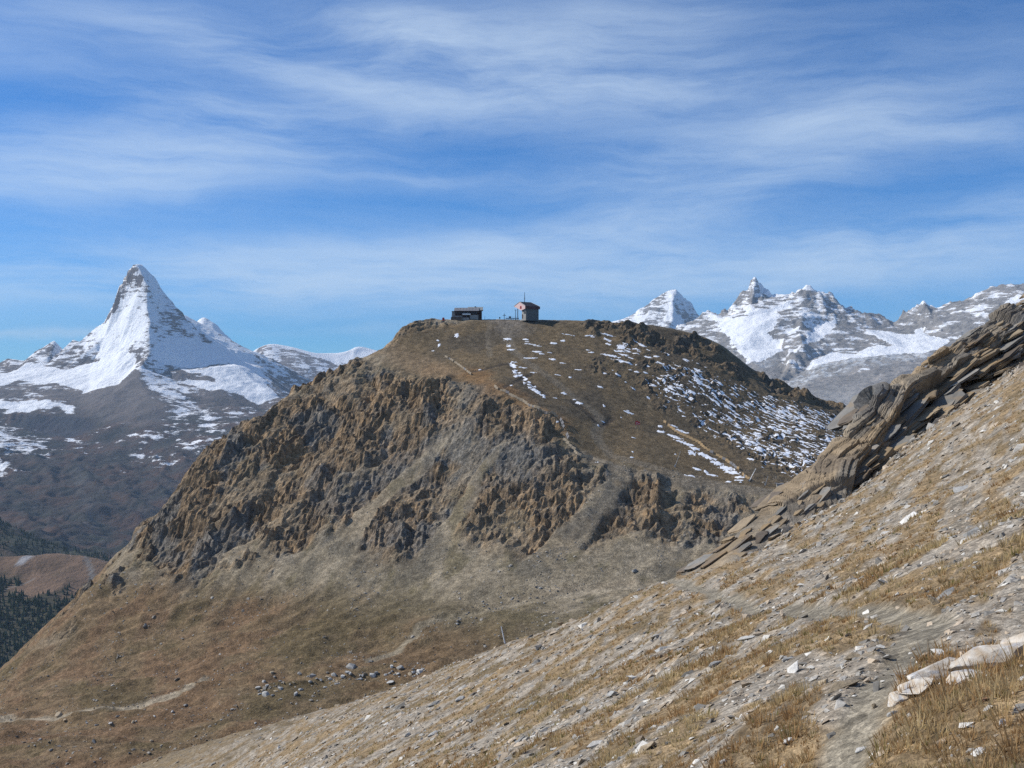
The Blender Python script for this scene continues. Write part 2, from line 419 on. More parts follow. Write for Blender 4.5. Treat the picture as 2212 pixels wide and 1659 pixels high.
for p in [(1080,450,12330),(1090,600,12060),(1180,700,11900),(1400,640,12500),(1300,780,11950),(1500,740,12250),(1700,800,12350),
          (900,300,12440),(820,430,12500),(700,600,12420),(800,640,12150),(900,560,12080),(900,690,11760),
          (620,760,12200),(760,720,11980),(850,700,11850),(900,780,11560),
          (450,800,12150),(300,800,12200),(600,850,11780),(780,830,11500),(100,830,12100),(0,880,11700),(300,920,11400),(600,950,11180),(800,900,11180),(-300,900,11700),
          (0,1000,10950),(150,960,11050),(300,980,10930),(500,1000,10830),(750,980,10720),(-300,1000,10950),
          (0,1060,10600),(300,1020,10620),(550,1080,10400),(650,1170,10120),(-300,1080,10600),
          (0,1100,10400),(200,1110,10330),(400,1120,10270),(600,1160,10150),(100,1200,10240),(300,1230,10120),(480,1260,10000),(600,1215,10030),(-300,1150,10350),
          (0,1300,9300),(250,1300,9500),(450,1330,9500),(600,1300,9650),(850,1150,10020),(850,1260,9700),(1000,1200,9800),(900,1350,9250),(700,1400,9100),
          (0,1420,8500),(300,1420,8700),(550,1470,8400),(900,1450,8750),(1150,1380,9000),(1300,1250,9650),(1500,1120,10300),(1400,1330,9150),(1700,1100,10500),(1650,1200,9800),
          (1300,1000,10950),(1200,900,11350),(1100,830,11500),(1180,1130,10200),(1500,900,11500),(1500,960,11250),(1650,1030,11150),(1640,1060,10950),(1850,1000,11400),(1870,1040,11200),(1400,1060,10650),(1700,880,11750),(1450,800,11800),(1600,790,11950),(1900,960,11900),(2000,1100,10900),(1600,1350,9000),(2100,1300,9300),(2300,1250,9600)]:
    LP.append(z1(*p))
for p in [(600,1150,8000),(650,1300,7400),(700,1500,6900),(800,1650,6500),(1000,1050,8350),(1000,1300,7600),(950,1500,7000),(1250,1350,7550),(1250,1100,8300),(1050,1620,6700),(1500,1300,7800),(1500,1650,6900),
          (0,1050,8300),(200,1150,8050),(0,1250,7500),(300,1300,7450),(200,1400,7050),(450,1450,6950),(300,1600,6300),(0,1450,6700),(550,1650,6200),(-300,1300,7300),(-300,1500,6600)]:
    LP.append(z5(*p))
for p in [(-300,1300,5700),(0,1350,5600),(250,1330,5700),(500,1300,6000),(-300,700,15500),(200,830,15000),(500,850,15000),(800,880,14500),(900,960,12300),(900,1100,9500),(900,1250,7500),(700,1300,6500),(-400,800,13600)]:
    LP.append(P(*p))

def gully(X, Y, sx, sy, seed, rot=0.0, o=5):
    c, s = math.cos(rot), math.sin(rot)
    u, v = X * c + Y * s, -X * s + Y * c
    return ridged(u / sx, v / sy, o, 0.5, seed)

def polymask(hf, conv, pts, d0, d1, soft, jag, seed):
    poly = [hf.ray(*(lambda q: ((q[0] / q[1] * FX + 1106), (829.5 - q[2] / q[1] * FX)))(conv(px, py, 1000.0)), d0, d1)[:2] for px, py in pts]
    wx = fbm(hf.X / 220, hf.Y / 220, 4, 0.55, seed) * jag; wy = fbm(hf.X / 220 + 40, hf.Y / 220, 4, 0.55, seed + 5) * jag
    m = inpoly(hf.X + wx, hf.Y + wy, poly).astype(float)
    return blur(m, soft) if soft else m

# --- the pyramid peak, the slopes under it and the valley
hf = HF(-6300, -700, 5600, 14600, 17.5)
hf.tin(LP, LE)
X, Y = hf.X, hf.Y
up = ss(8700, 9700, Y)
base = hf.Z * up + blur(hf.Z, 4) * (1 - up)
sl = np.hypot(*np.gradient(base, hf.step)[::-1])
E = base
steep = ss(0.45, 1.1, blur(sl, 2)) * (.35 + .65 * up)
relief = (gully(X, Y, 260, 520, 11, 0.6) - .35) * 42 * steep + (gully(X, Y, 80, 140, 17, -0.4) - .35) * (26 * up + 26 * (1 - up)) * (0.3 + 0.7 * np.maximum(steep, 1 - up))
relief += fbm(X / 500, Y / 500, 5, 0.5, 21) * 30 * (1 - steep) + (gully(X, Y, 330, 620, 23, 0.9, 3) - .35) * 60 * (1 - up)
band = terrace_ = np.sin(E / 24.0 + fbm(X / 300, Y / 300, 3, .5, 4) * 2.2) * 9 * steep
rdg = np.minimum.reduce([linedist(X, Y, [p[:2] for p in LP[i0:i1]]) for i0, i1 in ((0, 16), (16, 37), (37, 52))])
keepr = .25 + .75 * ss(20, 260, rdg)
hf.Z = base + (relief + band) * keepr
gx, gy = hf.slope(); sl = np.hypot(gx, gy)
f1 = fbm(X / 300, Y / 300, 6, 0.58, 31)
f2 = fbm(X / 80, (Y + E * 0.6) / 80, 4, 0.6, 37)
one = np.ones(X.shape + (3,))
rockc = cmix(one * np.array((.135, .12, .115)), (.20, .172, .155), ss(-.2, .6, f1)); rockc = cmix(rockc, (.085, .082, .088), ss(.2, .8, f2) * .6)
low = cmix(one * np.array((.095, .080, .072)), (.125, .078, .058), ss(-.1, .55, f1)); low = cmix(low, (.062, .066, .058), ss(0.05, .6, -f1 + f2 * .25) * .75)
low = cmix(low, (.125, .118, .115), ss(.3, .8, f2) * .5)
low = cmix(low, (.042, .05, .034), ss(-860, -1080, E + f1 * 160) * .8)
k = ss(-420, 0, E)[..., None]
c = rockc * k + low * .62 * (1 - k)
# snow cover: how much of the ground it hides
north = ss(-0.1, 0.8, gx * -1.0 + 0.15)
snow = ss(-120, 260, E + f1 * 140) * (.42 + .16 * north + .18 * f1) + ss(250, 520, E) * .16 - ss(1.3, 2.6, sl) * .10
snow = np.maximum(snow, (.30 + .22 * f1 + .12 * north) * ss(-640, -380, E + f1 * 200))
snow = np.where(E < 0, snow - .10, snow)
for pts, amt, jag in [
    ([(640,760),(760,690),(830,675),(905,740),(930,790),(800,910),(620,955),(480,935),(300,910),(120,880),(0,920),(-250,920),(-250,850),(0,840),(90,815),(220,770),(330,790),(430,820),(560,780)], 1.3, 40),
    ([(-200,1010),(60,1020),(300,1005),(480,1050),(590,1130),(480,1110),(330,1060),(180,1110),(0,1085),(-200,1090)], .8, 50),
    ([(1190,785),(1380,810),(1560,770),(1680,800),(1800,920),(1880,1000),(1740,1050),(1640,1000),(1540,970),(1400,950),(1220,900),(1280,860),(1440,890),(1400,850),(1220,830)], 1.05, 30),
    ([(1000,740),(1200,800),(1500,770),(1700,820),(1840,930),(1720,760),(1560,640),(1420,640),(1300,600),(1150,600),(1020,640)], .95, 25),
    ([(600,690),(640,580),(700,500),(790,420),(800,300),(870,240),(960,240),(985,330),(985,400),(1005,490),(990,600),(900,640),(800,680),(700,720)], .80, 30),
    ([(940,790),(1050,810),(1180,880),(1280,960),(1200,1000),(1080,980),(980,960),(935,880)], .68, 60)]:
    m_ = amt * polymask(hf, z1, pts, 9500, 13400, 1, jag, 61)
    snow = np.maximum(snow, m_)
def bare(pts, soft, jag, seed): return polymask(hf, z1, pts, 9500, 13400, soft, jag, seed)
b1 = bare([(848,150),(905,150),(965,195),(955,240),(900,205),(855,240)], 0, 10, 71)
b1b = bare([(700,500),(780,340),(795,270),(812,280),(800,380),(760,440),(720,490)], 0, 8, 72)
b2 = bare([(330,960),(620,975),(800,915),(930,850),(960,940),(1130,1070),(1140,1150),(1000,1200),(820,1180),(600,1120),(480,1040)], 2, 40, 73)
b3 = bare([(60,1110),(250,1120),(480,1120),(650,1180),(560,1250),(460,1270),(250,1240),(120,1180)], 1, 20, 74)
b4 = bare([(1200,960),(1500,960),(1540,1010),(1640,1020),(1760,1055),(1600,1080),(1450,1050),(1330,1040)], 1, 50, 75)
b5 = bare([(1190,810),(1290,850),(1450,880),(1440,900),(1300,880),(1180,850)], 0, 20, 76)
b6 = bare([(1020,480),(1100,420),(1140,370),(1190,430),(1250,460),(1330,540),(1420,640),(1300,590),(1200,560),(1120,540),(1040,570)], 1, 25, 77)
snow = snow - b1 * .36 - b1b * .6 - .6 * b2 - 1.2 * b3 - .5 * b4 - .7 * b5 - .22 * b6
c = cmix(c, (.04, .045, .06), b3 * .75); c = cmix(c, (.16, .14, .13), b2 * .6); c = cmix(c, (.10, .085, .08), np.clip(b1 + b1b, 0, 1) * .8)  # first mix paints the cliff band's shade into the rock as dark blue
gorge = linedist(X, Y, [z5(600,1000,8500)[:2], z5(600,1150,8000)[:2], z5(650,1300,7400)[:2], z5(700,1500,6900)[:2], z5(800,1650,6500)[:2]])
c = cmix(c, (.13, .132, .135), ss(22, 4, gorge + f2 * 60) * .3)
for pts, amt in [([(1150,960),(1300,1010),(1500,1130),(1560,1230),(1420,1260),(1250,1180),(1130,1080),(1050,1010)], .52), ([(0,1110),(120,1200),(330,1290),(420,1380),(300,1440),(120,1380),(-150,1330),(-200,1150)], .50), ([(1030,1150),(1180,1190),(1330,1290),(1380,1370),(1250,1390),(1080,1280)], .44), ([(820,1340),(960,1350),(1100,1400),(1250,1470),(1000,1480),(850,1420)], .40), ([(-200,1400),(60,1420),(200,1500),(60,1560),(-200,1530)], .40), ([(790,1150),(860,1160),(840,1230),(815,1220)], .55)]:
    mm_ = polymask(hf, z1, pts, 8000, 12500, 3, 90, 79); snow = np.maximum(snow, mm_ * (amt + .22 * f1))
snow = np.clip(snow, 0, 1.4); snow[E < -760] = 0
jr = int((9000 - 5600) / 17.5)
structure(grid_mesh('valley', X[:jr + 1], Y[:jr + 1], hf.Z[:jr + 1], c[:jr + 1], M_MOUNT, extra={'snow': snow[:jr + 1]}))
structure(grid_mesh('mountain', X[jr:], Y[jr:], hf.Z[jr:], c[jr:], M_MOUNT, extra={'snow': snow[jr:]}))

# --- the forested shoulder that lies in shade, and the brown alp with its wood
hf = HF(-3300, -800, 3900, 5700, 14)
hf.tin([P(*p) for p in [(-700,900,5300),(-300,1000,5350),(0,1118,5250),(60,1152,5150),(120,1182,5050),(250,1207,4950),(420,1235,4900),(-700,1100,4700),(-300,1180,4700),(0,1230,4700),(250,1260,4600),(450,1290,4600),(-700,1300,3800),(-300,1350,3800),(0,1380,3850),(300,1400,3850),(600,1450,3800),(-700,1150,5900),(0,1260,5800),(300,1300,5800),(700,1300,5800),(800,1330,5000)]])
hf.Z = blur(hf.Z, 3) + fbm(hf.X / 260, hf.Y / 260, 5, .5, 3) * 28
c = cmix(np.ones(hf.X.shape + (3,)) * np.array((.045, .05, .035)), (.085, .065, .045), ss(.1, .6, fbm(hf.X / 150, hf.Y / 150, 4, .5, 8)))
structure(grid_mesh('hillside', hf.X, hf.Y, hf.Z, c, M_MOUNT)); hfS = hf
hf = HF(-2600, -500, 2300, 4100, 11)
hf.tin([P(*p) for p in [(-400,1230,3650),(-120,1200,3680),(20,1194,3700),(90,1187,3700),(170,1192,3690),(230,1202,3680),(280,1222,3680),(400,1262,3680),(-400,1330,3400),(0,1262,3520),(150,1258,3500),(260,1290,3480),(420,1350,3450),(-400,1480,3050),(0,1420,3130),(150,1400,3130),(300,1420,3150),(480,1460,3150),(-400,1750,2600),(0,1700,2650),(250,1680,2700),(480,1660,2750),(-400,2100,2200),(500,2000,2200),(700,1600,3000),(-400,1290,4200),(0,1300,4150),(300,1310,4150),(700,1380,4100)]])
hf.Z = blur(hf.Z, 3) + fbm(hf.X / 160, hf.Y / 160, 5, .5, 9) * 10
fa = fbm(hf.X / 120, hf.Y / 120, 5, .55, 12)
c = cmix(np.ones(hf.X.shape + (3,)) * np.array((.15, .10, .065)), (.20, .13, .085), ss(-.3, .5, fa))
woods = ss(-640, -668, hf.Z + fa * 38)
c = cmix(c, (.045, .05, .032), woods * .85)
for ln, wd in (([(185,1198,3680),(196,1225,3600),(200,1245,3540)], 5), ([(-60,1300,3420),(40,1262,3510),(75,1248,3550)], 3), ([(100,1400,3130),(160,1335,3330),(215,1345,3310)], 4)):
    c = cmix(c, (.22, .20, .18), ss(wd + 4, wd, linedist(hf.X, hf.Y, [P(*q)[:2] for q in ln])))
hut = np.hypot(hf.X - P(55, 1201, 3660)[0], (hf.Y - 3660) * .5)
c = cmix(c, (.36, .36, .37), ss(24, 14, hut + fa * 14) * .8)
structure(grid_mesh('hill', hf.X, hf.Y, hf.Z, c, M_MOUNT)); hfA = hf

# --- snow peaks behind the shoulder of the pyramid
def ridge_mountain(name, sky_pts, conv, back, foot, drop, step, snowf, rock, seed, amp=60, face=None, smooth=1):
    pts = [conv(*p) for p in sky_pts]; E_ = chain(0, len(pts))
    n = len(pts)
    for x, y, z in list(pts):
        pts.append((x * (1 + back / y), y + back, z - back * .9)); pts.append((x * (1 - foot / y), y - foot, z - drop))
    for p in (face or []): pts.append(conv(*p))
    xs = [p[0] for p in pts]; ys = [p[1] for p in pts]
    h = HF(min(xs), max(xs), min(ys), max(ys), step)
    h.tin(pts, E_)
    if smooth: h.Z = blur(h.Z, smooth)
    st = ss(.4, 1.0, np.hypot(*h.slope()))
    f1 = fbm(h.X / 260, h.Y / 260, 6, .6, seed); f2 = fbm(h.X / 80, (h.Y + h.Z * .6) / 80, 4, .6, seed + 2)
    h.Z += ((gully(h.X, h.Y, 230, 420, seed + 4, .3) - .35) * amp + (gully(h.X, h.Y, 80, 130, seed + 8, -.5) - .35) * amp * .4) * st
    gx, gy = h.slope(); sl = np.hypot(gx, gy)
    c = cmix(np.ones(h.X.shape + (3,)) * np.array(rock), np.array(rock) * .6, ss(-.2, .6, f2))
    o = structure(grid_mesh(name, h.X, h.Y, h.Z, c, M_MOUNT, keep=(h.inside[:-1, :-1] & h.inside[1:, 1:] & h.inside[1:, :-1] & h.inside[:-1, 1:]), extra={'snow': np.clip(snowf(h, f1, f2, sl, gx), 0, 1.4)}))
    return h
ridge_mountain('mountain', [(1180,560,14600),(1310,492,14600),(1345,455,14600),(1372,444,14600),(1432,482,14600),(1505,552,14600),(1600,650,14600),(1700,760,14600)], z1, 700, 900, 500, 24,
               lambda h, f1, f2, sl, gx: np.clip(.75 + .3 * f1 + .2 * (gx < .2), 0, 1.2), (.2, .18, .17), 101, 30)
ridge_mountain('mountain', [(1560,800,17500),(1680,695,17500),(1740,655,17500),(1800,632,17500),(1850,630,17550),(1960,650,17600),(2100,690,17600),(2212,725,17600),(2330,690,17900),(2380,650,18000),(2440,645,18000),(2560,680,18000),(2700,730,18000)], z1, 900, 1500, 900, 30,
               lambda h, f1, f2, sl, gx: np.maximum(np.maximum(.45 + .3 * f1, 1.3 * ss(-190, 0, h.Y - 17550) * ss(-4350, -4200, h.X)), 1.2 * inpoly(h.X, h.Y, [(-4100, 16900), (-3500, 16700), (-3400, 16200), (-4200, 16200)])), (.23, .20, .19), 111, 70,
               face=[(1780,800,16700),(1900,850,16500),(1990,900,16300),(2000,850,16600)])

# ------------------------------------------------------------------ far mountains to the right
ridge_mountain('mountain', [(-300,560,15700),(0,485,15650),(160,400,15600),(280,300,15600),(400,225,15600),(470,180,15600),(530,163,15600),(590,190,15620),(640,240,15650),(665,310,15700),(700,370,15750),(780,475,15800),(900,600,15800)], z2, 900, 1600, 800, 24,
               lambda h, f1, f2, sl, gx: .60 + .35 * f1 + .1 * f2, (.23, .22, .215), 121, 80,
               face=[(520,330,15250),(480,500,15000),(600,480,15150),(250,450,15300)])
RP = []; RE = []
sk = [z2(*p) for p in [(560,540,11200),(690,510,11250),(780,482,11250),(840,420,11250),(870,405,11250),(960,440,11250),(1050,456,11250),(1110,370,11270),(1200,230,11300),(1280,170,11300),(1300,110,11300),(1350,63,11300),(1400,120,11290),(1440,180,11280),(1520,235,11250),(1620,240,11200),(1660,222,11180),(1700,256,11150),(1780,198,11100),(1860,150,11080),(1910,150,11080),(1980,180,11080),(2080,222,11060),(2150,290,11030)]]
sk += [z3(*p) for p in [(370,352,11000),(400,368,11000),(520,400,11000),(625,448,10980),(690,410,10960),(760,422,10960),(830,480,10950),(905,517,10950),(1000,430,10950),(1100,375,10950),(1190,303,10950),(1240,350,10940),(1330,372,10930),(1470,320,10900),(1600,280,10880),(1780,182,10850),(1900,160,10830),(2080,125,10800),(2150,140,10800),(2260,140,10800),(2600,160,10800)]]
RE += chain(0, len(sk)); RP += sk
for p in [(1300,330,10980),(1150,440,10950),(1280,400,10850),(1400,380,10840),(1500,420,10780),(1620,350,10870)]: RP.append(z2(*p))
addchain(z2, [(1870,210,10980),(1850,400,10640),(1720,470,10520),(1570,560,10380),(1640,640,10200),(1650,780,9900),(1640,1000,9480),(1560,1110,9200)], RP, RE)
addchain(z2, [(1830,420,10600),(1800,600,10180),(1830,755,9760),(1700,900,9500),(1610,1100,9150)], RP, RE)
for p in [(1250,450,10700),(1200,600,10400),(1350,600,10320),(1450,500,10480),(1200,800,10000),(1350,800,9900),(1550,800,10000),(1300,900,9700),(1400,1000,9480),(1000,480,10950),(900,560,10800),(1080,700,10300),(1150,780,10050),(700,520,11100),(800,560,10900),(500,700,10600),(900,900,10000),(1200,1150,9300),
          (2050,520,10560),(2150,530,10560),(1950,600,10380),(1850,740,9950),(2000,690,10100),(1720,590,10330),(1920,880,9640),(1840,1000,9420),(1660,1120,9180),(1950,330,10800),(2100,420,10700)]: RP.append(z2(*p))
for p in [(200,700,10120),(350,600,10320),(500,560,10520),(600,700,10120),(740,720,10020),(300,820,9850),(500,830,9800),(800,690,10030),(880,745,9920),(450,450,10750),
          (600,590,10480),(900,630,10420),(1150,640,10300),(1400,700,10000),(1000,740,9950),(700,820,9700),(300,900,9520),(100,960,9400),(0,990,9420),(600,880,9480),(1000,840,9600),(1300,780,9700),(200,1050,9080),(500,950,9250),(900,900,9300),(1200,880,9300),(0,1120,8850),(400,1150,8650),(800,1050,8800),(1100,1000,8900),(450,1320,8150),(700,1200,8400),(0,1250,8450),(-300,1250,8800),(1300,1100,8600),(1800,1000,8800),
          (900,570,10700),(1050,640,10380),(1190,580,10520),(1230,650,10330),(1300,500,10500),(1500,450,10500),(1700,400,10430),(1900,350,10380),(1600,600,10120),(1750,620,10000),(2100,330,10300),(2250,260,10350),(2600,300,10300),(2000,600,9900),(2600,700,9600),(1600,800,9600)]: RP.append(z3(*p))
for x, y, z in sk[::3]: RP.append((x * (1 + 900 / y), y + 900, z - 750))
for p in [(-800,1500,7500),(0,1480,7500),(600,1470,7500),(1300,1400,7500),(2600,1300,7500),(2600,900,8800)]: RP.append(z3(*p))
hf = HF(800, 5600, 7500, 12000, 17)
hf.tin(RP, RE)
base = hf.Z.copy()
sl0 = np.hypot(*hf.slope())
glac = np.zeros_like(base)
for conv, pts, jag in [
    (z2, [(960,480),(1060,470),(1120,480),(1190,460),(1280,455),(1260,400),(1190,360),(1280,335),(1350,390),(1440,380),(1550,420),(1580,490),(1490,570),(1470,630),(1540,690),(1610,690),(1620,780),(1540,850),(1420,900),(1300,930),(1150,780),(1080,690),(1060,620),(980,560)], 40),
    (z2, [(2020,510),(2160,520),(2140,570),(2050,650),(1990,700),(1900,710),(1810,755),(1880,650),(1950,580)], 12),
    (z2, [(1690,575),(1790,555),(1770,625),(1700,640),(1640,630)], 14),
    (z3, [(600,590),(700,600),(880,620),(1050,640),(1120,640),(1150,580),(1210,590),(1220,650),(1330,670),(1450,715),(1380,790),(1250,830),(1000,840),(720,860),(480,890),(260,920),(90,980),(0,1010),(40,950),(180,880),(280,820),(420,840),(540,835),(680,760),(740,740),(830,770),(880,745),(780,690),(650,640)], 30),
    (z3, [(2000,350),(2080,280),(2180,230),(2230,260),(2080,370),(2000,385)], 20)]:
    glac = np.maximum(glac, polymask(hf, conv, pts, 8500, 11500, 0, jag, 131))
lowg = np.maximum(polymask(hf, z3, [(0,1010),(260,920),(480,890),(720,860),(1000,840),(1250,830),(1200,900),(900,905),(740,960),(500,950),(400,1040),(150,1080),(-60,1160),(-200,1150)], 8500, 11000, 1, 50, 133), polymask(hf, z2, [(1300,930),(1420,900),(1560,850),(1650,800),(1560,900),(1420,990),(1380,1000)], 8500, 11000, 2, 50, 134))
f1 = fbm(hf.X / 220, hf.Y / 220, 6, .6, 141); f2 = fbm(hf.X / 70, (hf.Y + base * .6) / 70, 4, .62, 143)
st = ss(.35, .9, blur(sl0, 2))
rr = (gully(hf.X, hf.Y, 210, 420, 145, .3) - .35) * 85 * st + (gully(hf.X, hf.Y, 75, 120, 149, -.5) - .35) * 36 * (.3 + .7 * st)
hf.Z = base + rr * (1 - .92 * blur(glac, 1)) + glac * fbm(hf.X / 130, hf.Y / 130, 4, .5, 150) * 9 + lowg * fbm(hf.X / 60, hf.Y / 60, 4, .6, 151) * 12
gx, gy = hf.slope(); sl = np.hypot(gx, gy)
c = cmix(np.ones(hf.X.shape + (3,)) * np.array((.25, .238, .225)), (.33, .305, .28), ss(-.2, .6, f1))
c = cmix(c, (.165, .16, .158), ss(.1, .7, f2))
E = hf.Z
dust = ss(40, 420, E + f1 * 160) * (.40 + .28 * f1 - .12 * ss(1.0, 2.2, sl)) + .12 * ss(450, 800, E)
dust = dust - .16 * ss(3000, 3500, X_ := hf.X)
cap = np.maximum.reduce([ss(120, 60, np.hypot(hf.X - z2(1885, 150, 11080)[0], (hf.Y - 11080) * 1.2)), ss(70, 30, linedist(hf.X, hf.Y, [z2(1430,180,11250)[:2], z2(1520,235,11220)[:2], z2(1600,240,11180)[:2]])), ss(60, 25, linedist(hf.X, hf.Y, [z3(1220,330,10920)[:2], z3(1330,372,10910)[:2]]))])
snow = np.maximum.reduce([dust, cap * 1.3, glac * 1.4])
c = cmix(c, (.60, .63, .66), lowg * ss(-.35, .35, f2 + f1 * .5) * .75)
low = ss(60, -260, E + f1 * 60) * (1 - np.clip(glac + lowg, 0, 1))
c = cmix(c, (.36, .36, .35), low * .7)
c = cmix(c, (.29, .285, .28), low * ss(0, .5, f2) * .6)
structure(grid_mesh('mountain', hf.X, hf.Y, hf.Z, c, M_MOUNT, extra={'snow': np.clip(snow, 0, 1.4) * (1 - np.clip(lowg, 0, 1))}))
# brown shoulder below the glacier
hf = HF(1100, 2600, 5200, 6600, 20)
hf.tin([z3(*p) for p in [(300,1420,5800),(470,1332,5900),(740,1240,5900),(900,1190,5950),(1200,1080,6000),(1800,1000,6000),(300,1600,5400),(900,1500,5300),(1800,1400,5300),(300,1500,6700),(900,1350,6700),(1800,1200,6700)]])
hf.Z = blur(hf.Z, 2) + fbm(hf.X / 150, hf.Y / 150, 4, .5, 160) * 8
structure(grid_mesh('hillside', hf.X, hf.Y, hf.Z, cmix(np.ones(hf.X.shape + (3,)) * np.array((.13, .095, .085)), (.17, .13, .11), ss(-.3, .3, fbm(hf.X / 60, hf.Y / 60, 4, .6, 161))), M_MOUNT, keep=(hf.inside[:-1, :-1] & hf.inside[1:, 1:] & hf.inside[1:, :-1] & hf.inside[:-1, 1:])))
# valley bottom sheet that runs on under everything
sx, sy = np.meshgrid(np.linspace(-26000, 26000, 53), np.linspace(-12000, 34000, 47))
szz = -1500 + fbm(sx / 3000, sy / 3000, 3, .5, 170) * 60
structure(grid_mesh('ground', sx, sy, szz, np.ones(sx.shape + (3,)) * np.array((.08, .08, .06)), M_MOUNT))
# ------------------------------------------------------------------ the big hill with the cliff, the saddle and the basin
HP = [P(*p) for p in [
    # top
    (865,690,930),(935,688,945),(1010,689,942),(1090,689,945),(1165,690,945),(1250,691,945),(1340,694,950),(1420,698,955),(1500,711,958),(1548,728,957),(1580,755,954),(1608,786,952),(1660,812,950),(1720,838,950),(1790,862,950),(1860,884,950),(1950,905,950),(2100,930,950),
    # piste and plateau
    (850,740,912),(880,768,890),(940,740,905),(1000,760,885),(1000,720,920),(1090,720,922),(1200,730,915),(1070,790,850),(960,812,838),(1070,834,803),(1130,866,788),(1200,900,768),(1215,912,762),(1228,960,745),(1250,985,738),(1320,1000,730),(1400,1015,724),(1500,1035,718),(1600,1052,710),(1660,1066,704),(1720,1075,700),
    (1200,800,850),(1300,800,858),(1300,870,808),(1330,940,772),(1400,960,762),(1450,1000,742),(1560,1030,735),(1400,850,838),(1500,800,880),(1500,870,835),(1450,920,800),(1580,980,765),(1640,1038,722),(1560,940,800),(1650,900,850),(1740,1020,745),(1800,960,810),(1760,900,870),(1840,930,880),(1400,740,925),(1550,780,925),(1650,840,905),(1300,740,915),(1900,1000,800),(2000,1000,850),
    # left skyline, down the cliff
    (838,752,900),(720,792,882),(620,848,860),(530,890,838),(450,938,815),(398,1010,798),(382,1055,788),(350,1120,772),(342,1150,762),(265,1206,742),(200,1265,722),(110,1352,700),(0,1455,680),(-150,1590,650),
    # cliff face
    (860,812,850),(960,850,816),(1060,870,786),(880,900,795),(960,950,768),(1060,950,752),(1140,940,752),(760,900,812),(660,950,808),(560,1000,790),(470,1050,776),
    (1180,1000,728),(1080,1050,718),(960,1050,735),(840,1050,748),(700,1080,750),(600,1100,752),(480,1130,748),(420,1180,738),
    (1240,1070,700),(1320,1060,702),(1420,1080,696),(1540,1085,694),(1620,1100,690),(1120,1150,680),(960,1150,690),(820,1160,700),(700,1180,706),(560,1220,706),(420,1260,702),(300,1290,702),
    (1250,1160,664),(1400,1150,665),(1530,1160,662),(1000,1230,655),(820,1260,662),(650,1290,668),(480,1340,668),(300,1370,672),(160,1410,670),(60,1460,662),
    # scree apron and shelf
    (1390,1262,618),(1250,1275,618),(1100,1300,612),(950,1330,606),(900,1362,594),(860,1400,582),(1390,1275,606),(1250,1290,604),(1100,1318,598),(700,1355,622),(560,1390,628),(400,1420,630),(250,1450,632),(100,1490,632),(0,1515,628),
    (1500,1240,625),(1620,1180,650),(1700,1130,675),(1800,1120,690),
    # basin floor
    (850,1395,588),(700,1420,585),(560,1440,590),(400,1470,590),(250,1490,595),(100,1510,605),(1000,1380,570),(1100,1380,555),(1250,1340,565),(1400,1310,575),
    (900,1430,555),(750,1450,548),(600,1470,550),(450,1490,552),(300,1510,555),(150,1530,560),(0,1550,565),
    (900,1500,500),(700,1520,498),(500,1550,500),(300,1570,505),(100,1590,510),(-100,1610,515),
    (1000,1450,520),(1100,1440,520),(900,1570,450),(600,1600,445),(300,1640,445),(0,1660,452),(-200,1680,455),
    (1100,1560,430),(700,1720,385),(300,1760,385),(-100,1800,390),(1200,1600,400),(1200,1900,320),(600,1950,320),(0,2000,320)]]
HE = []
# sides and back, out of the camera's view
HP += [(-330, 900, -190), (-420, 820, -250), (-480, 740, -290), (-520, 660, -290), (-520, 500, -230), (-520, 320, -190), (-200, 1000, -60), (-62, 985, 57), (-30, 988, 58), (0, 990, 58), (30, 988, 57.5), (60, 985, 57), (-92, 958, 53), (-104, 966, 26), (-112, 950, 22), (110, 980, 52), (-110, 1030, 20), (0, 1050, 36), (120, 1040, 32), (260, 1040, -20),
       (420, 1040, -90), (560, 1000, -160), (560, 850, -170), (560, 700, -170), (480, 760, -130), (380, 740, -100), (300, 700, -60), (-300, 1100, -260), (0, 1120, -40), (300, 1120, -120), (560, 1120, -220), (-520, 1120, -400), (-520, 900, -330),
       (150, 560, -110), (200, 640, -92), (300, 560, -70), (420, 560, -60), (560, 560, -60), (150, 420, -130), (300, 420, -70), (560, 320, 0), (300, 320, -60), (120, 320, -120)]
hf = HF(-500, 520, 330, 1090, 1.55)
hf.tin(HP, HE)
soft = blur(hf.Z, 5); hard = blur(hf.Z, 2)
X, Y = hf.X, hf.Y
def G(px, py): return hf.ray(px, py, 420, 1080)[:2]
hf.Z = soft
def region(pts, soft_=4, jag=6, seed=1):
    poly = [G(*p) if len(p) == 2 else p[1:] for p in pts]
    wx = fbm(X / 22, Y / 22, 4, .55, seed) * jag; wy = fbm(X / 22 + 50, Y / 22, 4, .55, seed + 4) * jag
    return blur(inpoly(X + wx, Y + wy, poly).astype(float), soft_)
cliffR = region([(820,800),(865,815),(960,820),(1060,845),(1130,880),(1205,930),(1225,985),(1300,1015),(1400,1030),(1560,1065),(1640,1080),(1600,1150),(1480,1195),(1340,1140),(1200,1210),(1090,1190),(1000,1140),(900,1190),(800,1210),(730,1150),(620,1200),(560,1150),(500,1180),(430,1230),(340,1250),(290,1225),('w',-270,807),('w',-271,817),('w',-265,833),('w',-263,843),('w',-250,860),('w',-228,883),('w',-200,905),('w',-167,927)], 4, 9, 3)
crag = region([(855,690),(940,690),(1010,700),(960,712),(900,716),(860,735),(830,760),(800,770),(838,745)], 2, 4, 5)
rim = region([(1250,698),(1340,696),(1500,724),(1560,752),(1600,787),(1660,813),(1720,838),(1850,882),(1850,900),(1760,872),(1690,850),(1620,838),(1560,800),(1500,772),(1440,752),(1350,738),(1270,722)], 2, 4, 7)
